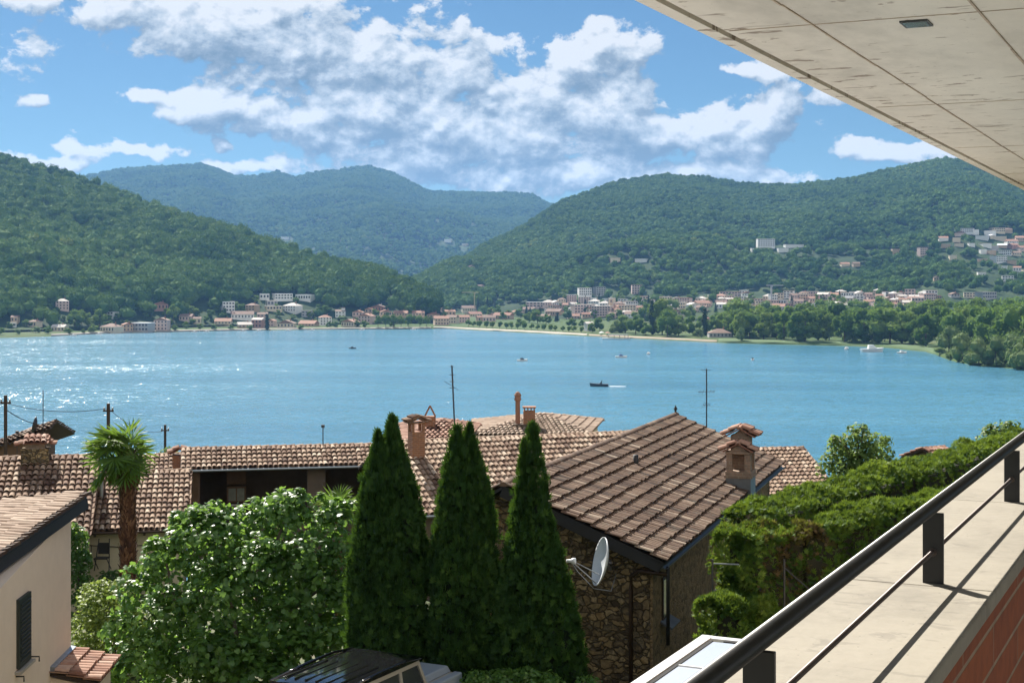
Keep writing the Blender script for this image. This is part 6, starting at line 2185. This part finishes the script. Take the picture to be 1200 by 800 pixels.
# tower cranes
def crane(px, py, hpx, jib, label, mat):
    g = hit(px, py)
    k_ = g[1] / F
    H = hpx * k_
    root = empty('tower_crane', g, label, 'crane')
    MB().box(g + UP * H / 2, (1.9, 1.9, H)).build('mast', mat, root)
    MB().box(g + UP * (H + .5) + np.array((jib[0] * k_ / 2, 0, 0)), (abs(jib[0]) * k_, 1.0, 1.2)).build('jib', mat, root)
    MB().box(g + UP * (H + .5) + np.array((jib[1] * k_ / 2, 0, 0)), (abs(jib[1]) * k_, 1.2, 1.3)).build('counter_jib', mat, root)
    MB().box(g + UP * (H - .8) + np.array((1.2, -1.2, 0)), (1.5, 1.5, 2)).build('cab', mat, root)


M['crane_yellow'] = plain('crane_yellow', (.38, .34, .19), .1, .2, .6, 0)
M['crane_grey'] = plain('crane_grey', (.30, .32, .35), .1, .2, .6, 0)
crane(556, 366, 22, (-15, 5), 'yellow tower crane standing over the old town roofs', M['crane_yellow'])
crane(904, 356, 21, (14, -6), 'grey tower crane over the town right of the flat roofs', M['crane_grey'])

# bell tower in town
g = hit(716, 366)
k_ = g[1] / F
root = empty('bell_tower', g, 'pale square bell tower with pointed cap among the town roofs', 'tower')
Hh = 15 * k_
MB().box(g + UP * Hh / 2, (4.6, 4.6, Hh)).build('wall', WM['tan'], root)
MB().add([g + UP * Hh + np.array((a * 2.7, b * 2.7, 0)) for a, b in ((-1, -1), (1, -1), (1, 1), (-1, 1))] + [g + UP * (Hh + 3.4)], [(0, 1, 4), (1, 2, 4), (2, 3, 4), (3, 0, 4), (3, 2, 1, 0)]).build('roof', RM['pale'], root)
MB().box(g + UP * (Hh - 2.6) - np.array((0, 2.33, 0)), (1.8, .12, 2.6)).build('belfry_opening', M['far_window'], root)

# ------------------------------------------------------------------ boats
M['boat_white'] = plain('boat_white', (.72, .72, .70), .04, .5, .4, 0)
M['boat_dark'] = plain('boat_dark', (.035, .045, .06), .1, .5, .4, 0)
M['boat_canvas'] = plain('boat_canvas', (.10, .16, .30), .1, .5, .8, 0)
M['foam'] = plain('foam', (.75, .78, .80), .1, .3, .9, 0)


def boat(px, py, L, heading, label, hull='boat_white', cover='boat_white', top=True, group=None):
    p = Pz(px, py, LAKE_Z)
    root = empty('motor_boat', p, label, 'boat', group)
    d = np.array((math.cos(heading), math.sin(heading), 0))
    s = np.array((-d[1], d[0], 0))
    bw = L * .34
    top_, bot = [], []
    for t, wd, sh in ((-.5, .86, .0), (-.2, 1, 0), (.15, .95, .05), (.38, .6, .12), (.5, .04, .18)):
        top_.append((p + d * t * L + UP * (L * .13 + sh * L * .3), wd * bw / 2))
        bot.append((p + d * t * L * .92 - UP * .25, wd * bw * .34))
    v = []
    for (a, wa), (b, wb) in zip(top_, bot):
        v += [a + s * wa, a - s * wa, b - s * wb, b + s * wb]
    f = []
    for i in range(4):
        q = i * 4
        f += [(q, q + 4, q + 5, q + 1), (q + 1, q + 5, q + 6, q + 2), (q + 2, q + 6, q + 7, q + 3), (q + 3, q + 7, q + 4, q)]
    f += [(0, 1, 2, 3), (19, 18, 17, 16)]
    MB().add(v, f).build('hull', M[hull], root)
    if top:
        c = p + d * L * .0 + UP * L * .13
        MB().add([c + d * a * L + s * b * bw + UP * z * L for a, b, z in ((-.18, .32, 0), (-.18, -.32, 0), (.2, -.28, 0), (.2, .28, 0), (-.16, .26, .16), (-.16, -.26, .16), (.04, -.24, .16), (.04, .24, .16))],
                 [(0, 3, 2, 1), (4, 5, 6, 7), (0, 1, 5, 4), (1, 2, 6, 5), (2, 3, 7, 6), (3, 0, 4, 7)]).build('cabin', M[cover], root)
    else:
        c = p - d * L * .1 + UP * L * .16
        MB().box(c, (L * .1, bw * .5, L * .1), np.array([d, s, UP])).build('seat', M['boat_dark'], root)
        MB().lathe([(.0, 0), (.22, .05), (.26, .5), (.18, .8), (.12, .86), (.13, 1.0), (.0, 1.12)], c + UP * L * .03 - d * .3, 8).build('steersman', M['cable'], root)
    return root, p, d


G = 'motor boats on the lake'
boat(612, 423, 7.5, .3, 'white boat with dark cover nearest the middle of the lake', 'boat_white', 'boat_dark', group=G)
boat(728, 419, 8.5, .0, 'low white boat left of the smaller one in mid lake', 'boat_white', 'boat_canvas', group=G)
boat(760, 415, 6, 1.2, 'small pale boat seen end-on in mid lake', 'boat_white', 'boat_white', group=G)
boat(882, 422, 6, 1.3, 'dark-topped boat seen end-on towards the right shore', 'boat_white', 'boat_dark', group=G)
boat(413, 408.5, 6, .2, 'tiny dark boat before the left village', 'boat_dark', 'boat_dark', group=G)
r_, p_, d_ = boat(702, 452.5, 9.5, math.pi - .12, 'dark speedboat drawing a white wake', 'boat_dark', 'boat_dark', top=False, group=G)
v, f = [], []
for i, t in enumerate(np.linspace(.4, 10, 24)):
    w = (.30 + .22 * t + .4 * math.sin(i * 2.1) * (t / 10)) * max(.05, 1 - (t / 10.5) ** 3)
    c = p_ - d_ * (t + 3.5)
    v += [c + np.array((0, w, .05 + .02 * math.sin(i * 1.7))), c + np.array((0, 0, .18 * math.exp(-t / 9) + .06)), c + np.array((0, -w, .05))]
    if i:
        b = i * 3
        f += [(b - 3, b, b + 1, b - 2), (b - 2, b + 1, b + 2, b - 1)]
tag(MB().add(v, f).build('boat_wake', M['foam'], origin=p_), 'white foaming wake trailing behind the dark speedboat', 'wake', kind='stuff')
G = 'boats moored along the right shore'
boat(992, 409.5, 8, 1.1, 'white cabin boat moored off the lawn, leftmost of three', group=G)
boat(1022, 412, 18, .1, 'long white tour boat moored in the middle of three', 'boat_white', 'boat_white', group=G)
boat(1057, 414, 8, .2, 'small white boat moored nearest the point', group=G)
G = 'boats at the village quay'
for i, (px, hd, lab) in enumerate(((86, .2, 'leftmost'), (116, .4, 'second'), (228, .1, 'third'), (242, .3, 'fourth'), (285, .2, 'fifth'), (303, .5, 'sixth'), (338, .1, 'seventh'), (366, .6, 'eighth'), (424, .2, 'ninth'), (484, .4, 'tenth'))):
    boat(px, np.interp(px, sh_px, sh_y) + .9, 6.5, hd, ('leftmost' if i == 0 else lab) + ' small white boat ' + ('' if i == 0 else 'from the left ') + 'at the village quay', group=G)
# bathing jetty with boathouse on the town shore
p = Pz(722, 397.5, LAKE_Z)
j = empty('boat_jetty', p, 'dark roofed boat jetty on the town shore', 'jetty')
MB().box(p + UP * 1.0, (26, 9, .5)).build('deck', WM['grey'], j)
MB().box(p + UP * 4.3 + np.array((2, 0, 0)), (19, 7, .6)).build('roof', RM['grey'], j)
for a in (-7, -2, 3, 8, 11):
    MB().box(p + UP * 2.4 + np.array((a, -2.6, 0)), (.4, .4, 3.6)).build('post', M['wood_dark'], j)
for px, cc, lab in ((705, 'white', 'white'), (712, 'red', 'reddish')):
    g = hit(px, 393)
    u = empty('beach_parasol', g, f'{lab} parasol on the town beach left of the jetty', 'parasol')
    MB().lathe([(3.0, 2.4), (0.05, 3.8)], g, 10).build('canopy', WM[cc], u)
    MB().tube([g, g + UP * 3.7], .1, 6).build('pole', M['wood_dark'], u)

# ------------------------------------------------------------------ the woods on the hills: uncountable, one mass
def wood_proto(seed, n):
    rng = np.random.default_rng(seed)
    lobes = []
    lobes.append((np.array((0, 0, .55)), np.array((.40, .40, .38))))
    for i in range(4):
        a = rng.uniform(0, 6.28)
        z = rng.uniform(.42, .72)
        r = rng.uniform(.2, .32)
        lobes.append((np.array((math.cos(a) * r, math.sin(a) * r, z)), np.full(3, rng.uniform(.17, .26))))
    V, Fc, T = leaf_cloud(lobes, n, rng, LEAF_KITE, .10, .12, .05)
    mb = MB()
    for c, r in lobes:
        d = ICO1[0]
        rr = 1 + .2 * np.array([noise.noise(Vector(q * 2.5 + seed)) for q in d])
        mb.add(c + d * rr[:, None] * np.asarray(r) * .9, ICO1[1], .4)
    mb.add(V, Fc.tolist(), T.tolist())
    me = mb.mesh('wood_tree', np.zeros(3))
    me.materials.append(M['wood_leaf'])
    return bpy.data.objects.new('wood_tree', me)


CLEAR = [(q[0], HORIZON - (q[7].location[2] + 1) / q[7].location[1] * F, q[1]) for q in HOUSES if q[6] != VT]
wood_col = bpy.data.collections.new('wood_trees')       # kept out of the scene: only the wood uses it
for i in range(6):
    wood_col.objects.link(wood_proto(300 + i, 150))


def skip_wood(hn, px, y, rng):
    for hx, hy, w_ in CLEAR:
        if abs(px - hx) < w_ * .6 + 3 and hy - 1 < y < hy + (15 if hn == 'left' else 8):
            return True
    if hn == 'left':
        lim = np.interp(px, [-170, 0, 40, 60, 85, 120, 150, 175, 200, 232, 255, 290, 300, 372, 384, 400, 440, 465, 480, 520], [380, 376, 368, 363, 366, 372, 370, 362, 366, 356, 352, 352, 345, 345, 352, 362, 360, 352, 364, 372])
        return y > lim and rng.uniform() < .975
    if hn == 'right':
        lim = np.interp(px, [470, 540, 600, 640, 660, 700, 740, 780, 820, 850, 900, 930, 980, 1040, 1090, 1480], [368, 362, 358, 352, 344, 340, 338, 348, 346, 342, 340, 344, 344, 350, 346, 346])
        if y > lim and rng.uniform() < .95:
            return True
        for cx, cy_, rx, ry, pr in ((962, 304, 62, 4.5, .97), (920, 295, 34, 6, .85), (905, 291, 22, 6, .85), (1162, 278, 45, 8, .72), (1190, 300, 26, 18, .75), (1128, 300, 36, 7, .7), (1130, 312, 40, 4, .85), (1150, 322, 24, 6, .95), (1168, 331, 18, 6, .95), (1088, 342, 20, 7, .9), (1150, 345, 40, 6, .8),
                                    (1083, 298, 10, 6, .8), (1040, 296, 30, 4, .8), (735, 306, 34, 3, .7), (556, 318, 12, 4, .6), (997, 311, 18, 4, .7), (610, 354, 50, 5, .6)):
            if ((px - cx) / rx) ** 2 + ((y - cy_) / ry) ** 2 < 1 and rng.uniform() < pr:
                return True
    if hn == 'back':
        for cx, cy_, rx, ry, pr in ((525, 286, 40, 6, .5), (334, 282, 14, 4, .6)):
            if ((px - cx) / rx) ** 2 + ((y - cy_) / ry) ** 2 < 1 and rng.uniform() < pr:
                return True
    return False


def grow_wood(name, label, hn, n, size, seed):
    rng = np.random.default_rng(seed)
    h = HILLS[hn]
    pts, scl, rot, tone = [], [], [], []
    lo, hi = max(h['px'][0], -140), min(h['px'][-1], 1470)
    while len(pts) < n:
        px = rng.uniform(lo, hi)
        t = math.sqrt(rng.uniform(0, 1.12)) if hn != 'left' else rng.uniform(0, 1.06)
        x, y, z = hill_at(hn, px, t)
        py = HORIZON - z / y * F
        if skip_wood(hn, px, py, rng):
            n -= 1 if rng.uniform() < .5 else 0
            continue
        g = .5 + .5 * noise.noise(Vector((x * .006, y * .006, 2.0)))
        s = size * (.68 + .5 * g) * rng.uniform(.65, 1.35)
        pts.append((x, y, z - s * .12))
        w = rng.uniform(.85, 1.2)
        scl.append((s * w, s * w, s * rng.uniform(.9, 1.25)))
        tone.append(.12 + .42 * noise.noise(Vector((x * .004, y * .004, 7.0))) + .25 * noise.noise(Vector((x * .016, y * .016, 1.0))))
        rot.append((rng.normal(0, .06), rng.normal(0, .06), rng.uniform(0, 6.28)))
    me = bpy.data.meshes.new(name)
    me.from_pydata(pts, [], [])
    for nm, data in (('scl', scl), ('rot', rot)):
        at = me.attributes.new(nm, 'FLOAT_VECTOR', 'POINT')
        at.data.foreach_set('vector', np.asarray(data, np.float32).ravel())
    at = me.attributes.new('tone', 'FLOAT', 'POINT')
    at.data.foreach_set('value', np.asarray(tone, np.float32))
    o = link_mesh(name, me)
    tag(o, label, 'wood', kind='stuff')
    gname = 'wood_scatter'
    g = bpy.data.node_groups.get(gname)
    if g is None:
        g = bpy.data.node_groups.new(gname, 'GeometryNodeTree')
        g.interface.new_socket('Geometry', in_out='INPUT', socket_type='NodeSocketGeometry')
        g.interface.new_socket('Geometry', in_out='OUTPUT', socket_type='NodeSocketGeometry')
        k = NT(g)
        gi, go = k.n('NodeGroupInput'), k.n('NodeGroupOutput')
        ci = k.n('GeometryNodeCollectionInfo')
        ci.inputs['Collection'].default_value = wood_col
        ci.inputs['Separate Children'].default_value = True
        ci.inputs['Reset Children'].default_value = True
        ip = k.n('GeometryNodeInstanceOnPoints')
        ip.inputs['Pick Instance'].default_value = True
        a1 = k.n('GeometryNodeInputNamedAttribute', data_type='FLOAT_VECTOR')
        a1.inputs['Name'].default_value = 'scl'
        a2 = k.n('GeometryNodeInputNamedAttribute', data_type='FLOAT_VECTOR')
        a2.inputs['Name'].default_value = 'rot'
        ri = k.n('FunctionNodeRandomValue', data_type='INT')
        for s_ in ri.inputs:
            if s_.name == 'Max' and s_.type == 'INT':
                s_.default_value = 5
            if s_.name == 'Min' and s_.type == 'INT':
                s_.default_value = 0
        ro = [s_ for s_ in ri.outputs if s_.type == 'INT'][0]
        k.l(gi.outputs[0], ip.inputs['Points'])
        k.l(ci.outputs[0], ip.inputs['Instance'])
        k.l(ro, ip.inputs['Instance Index'])
        k.l(a2.outputs[0], ip.inputs['Rotation'])
        k.l(a1.outputs[0], ip.inputs['Scale'])
        k.l(ip.outputs[0], go.inputs[0])
    md = o.modifiers.new('wood_scatter', 'NODES')
    md.node_group = g


grow_wood('hill_wood', 'dense green wood covering the steep left hill', 'left', 8200, 19.5, 901)
grow_wood('broad_hill_wood', 'dense green wood covering the long hill behind the town', 'right', 52000, 14.5, 902)
grow_wood('mountain_wood', 'distant hazy wood covering the mountain', 'back', 62000, 17.5, 903)

# ------------------------------------------------------------------ the air between
m = bpy.data.materials.new('haze')
m.use_nodes = True
m.node_tree.nodes.clear()
k = NT(m.node_tree)
out = k.n('ShaderNodeOutputMaterial')
pv = k.n('ShaderNodeVolumePrincipled')
pv.inputs['Color'].default_value = (.24, .52, 1.0, 1)
pv.inputs['Density'].default_value = 4.4e-5
pv.inputs['Density Attribute'].default_value = ''
pv.inputs['Color Attribute'].default_value = ''
pv.inputs['Temperature Attribute'].default_value = ''
pv.inputs['Anisotropy'].default_value = 0.25
k.l(pv.outputs[0], out.inputs['Volume'])
o = MB().box((0, 4750, 312), (12400, 9700, 766)).build('haze', m)
tag(o, 'thin blue summer haze over the lake and hills', 'haze', kind='stuff')
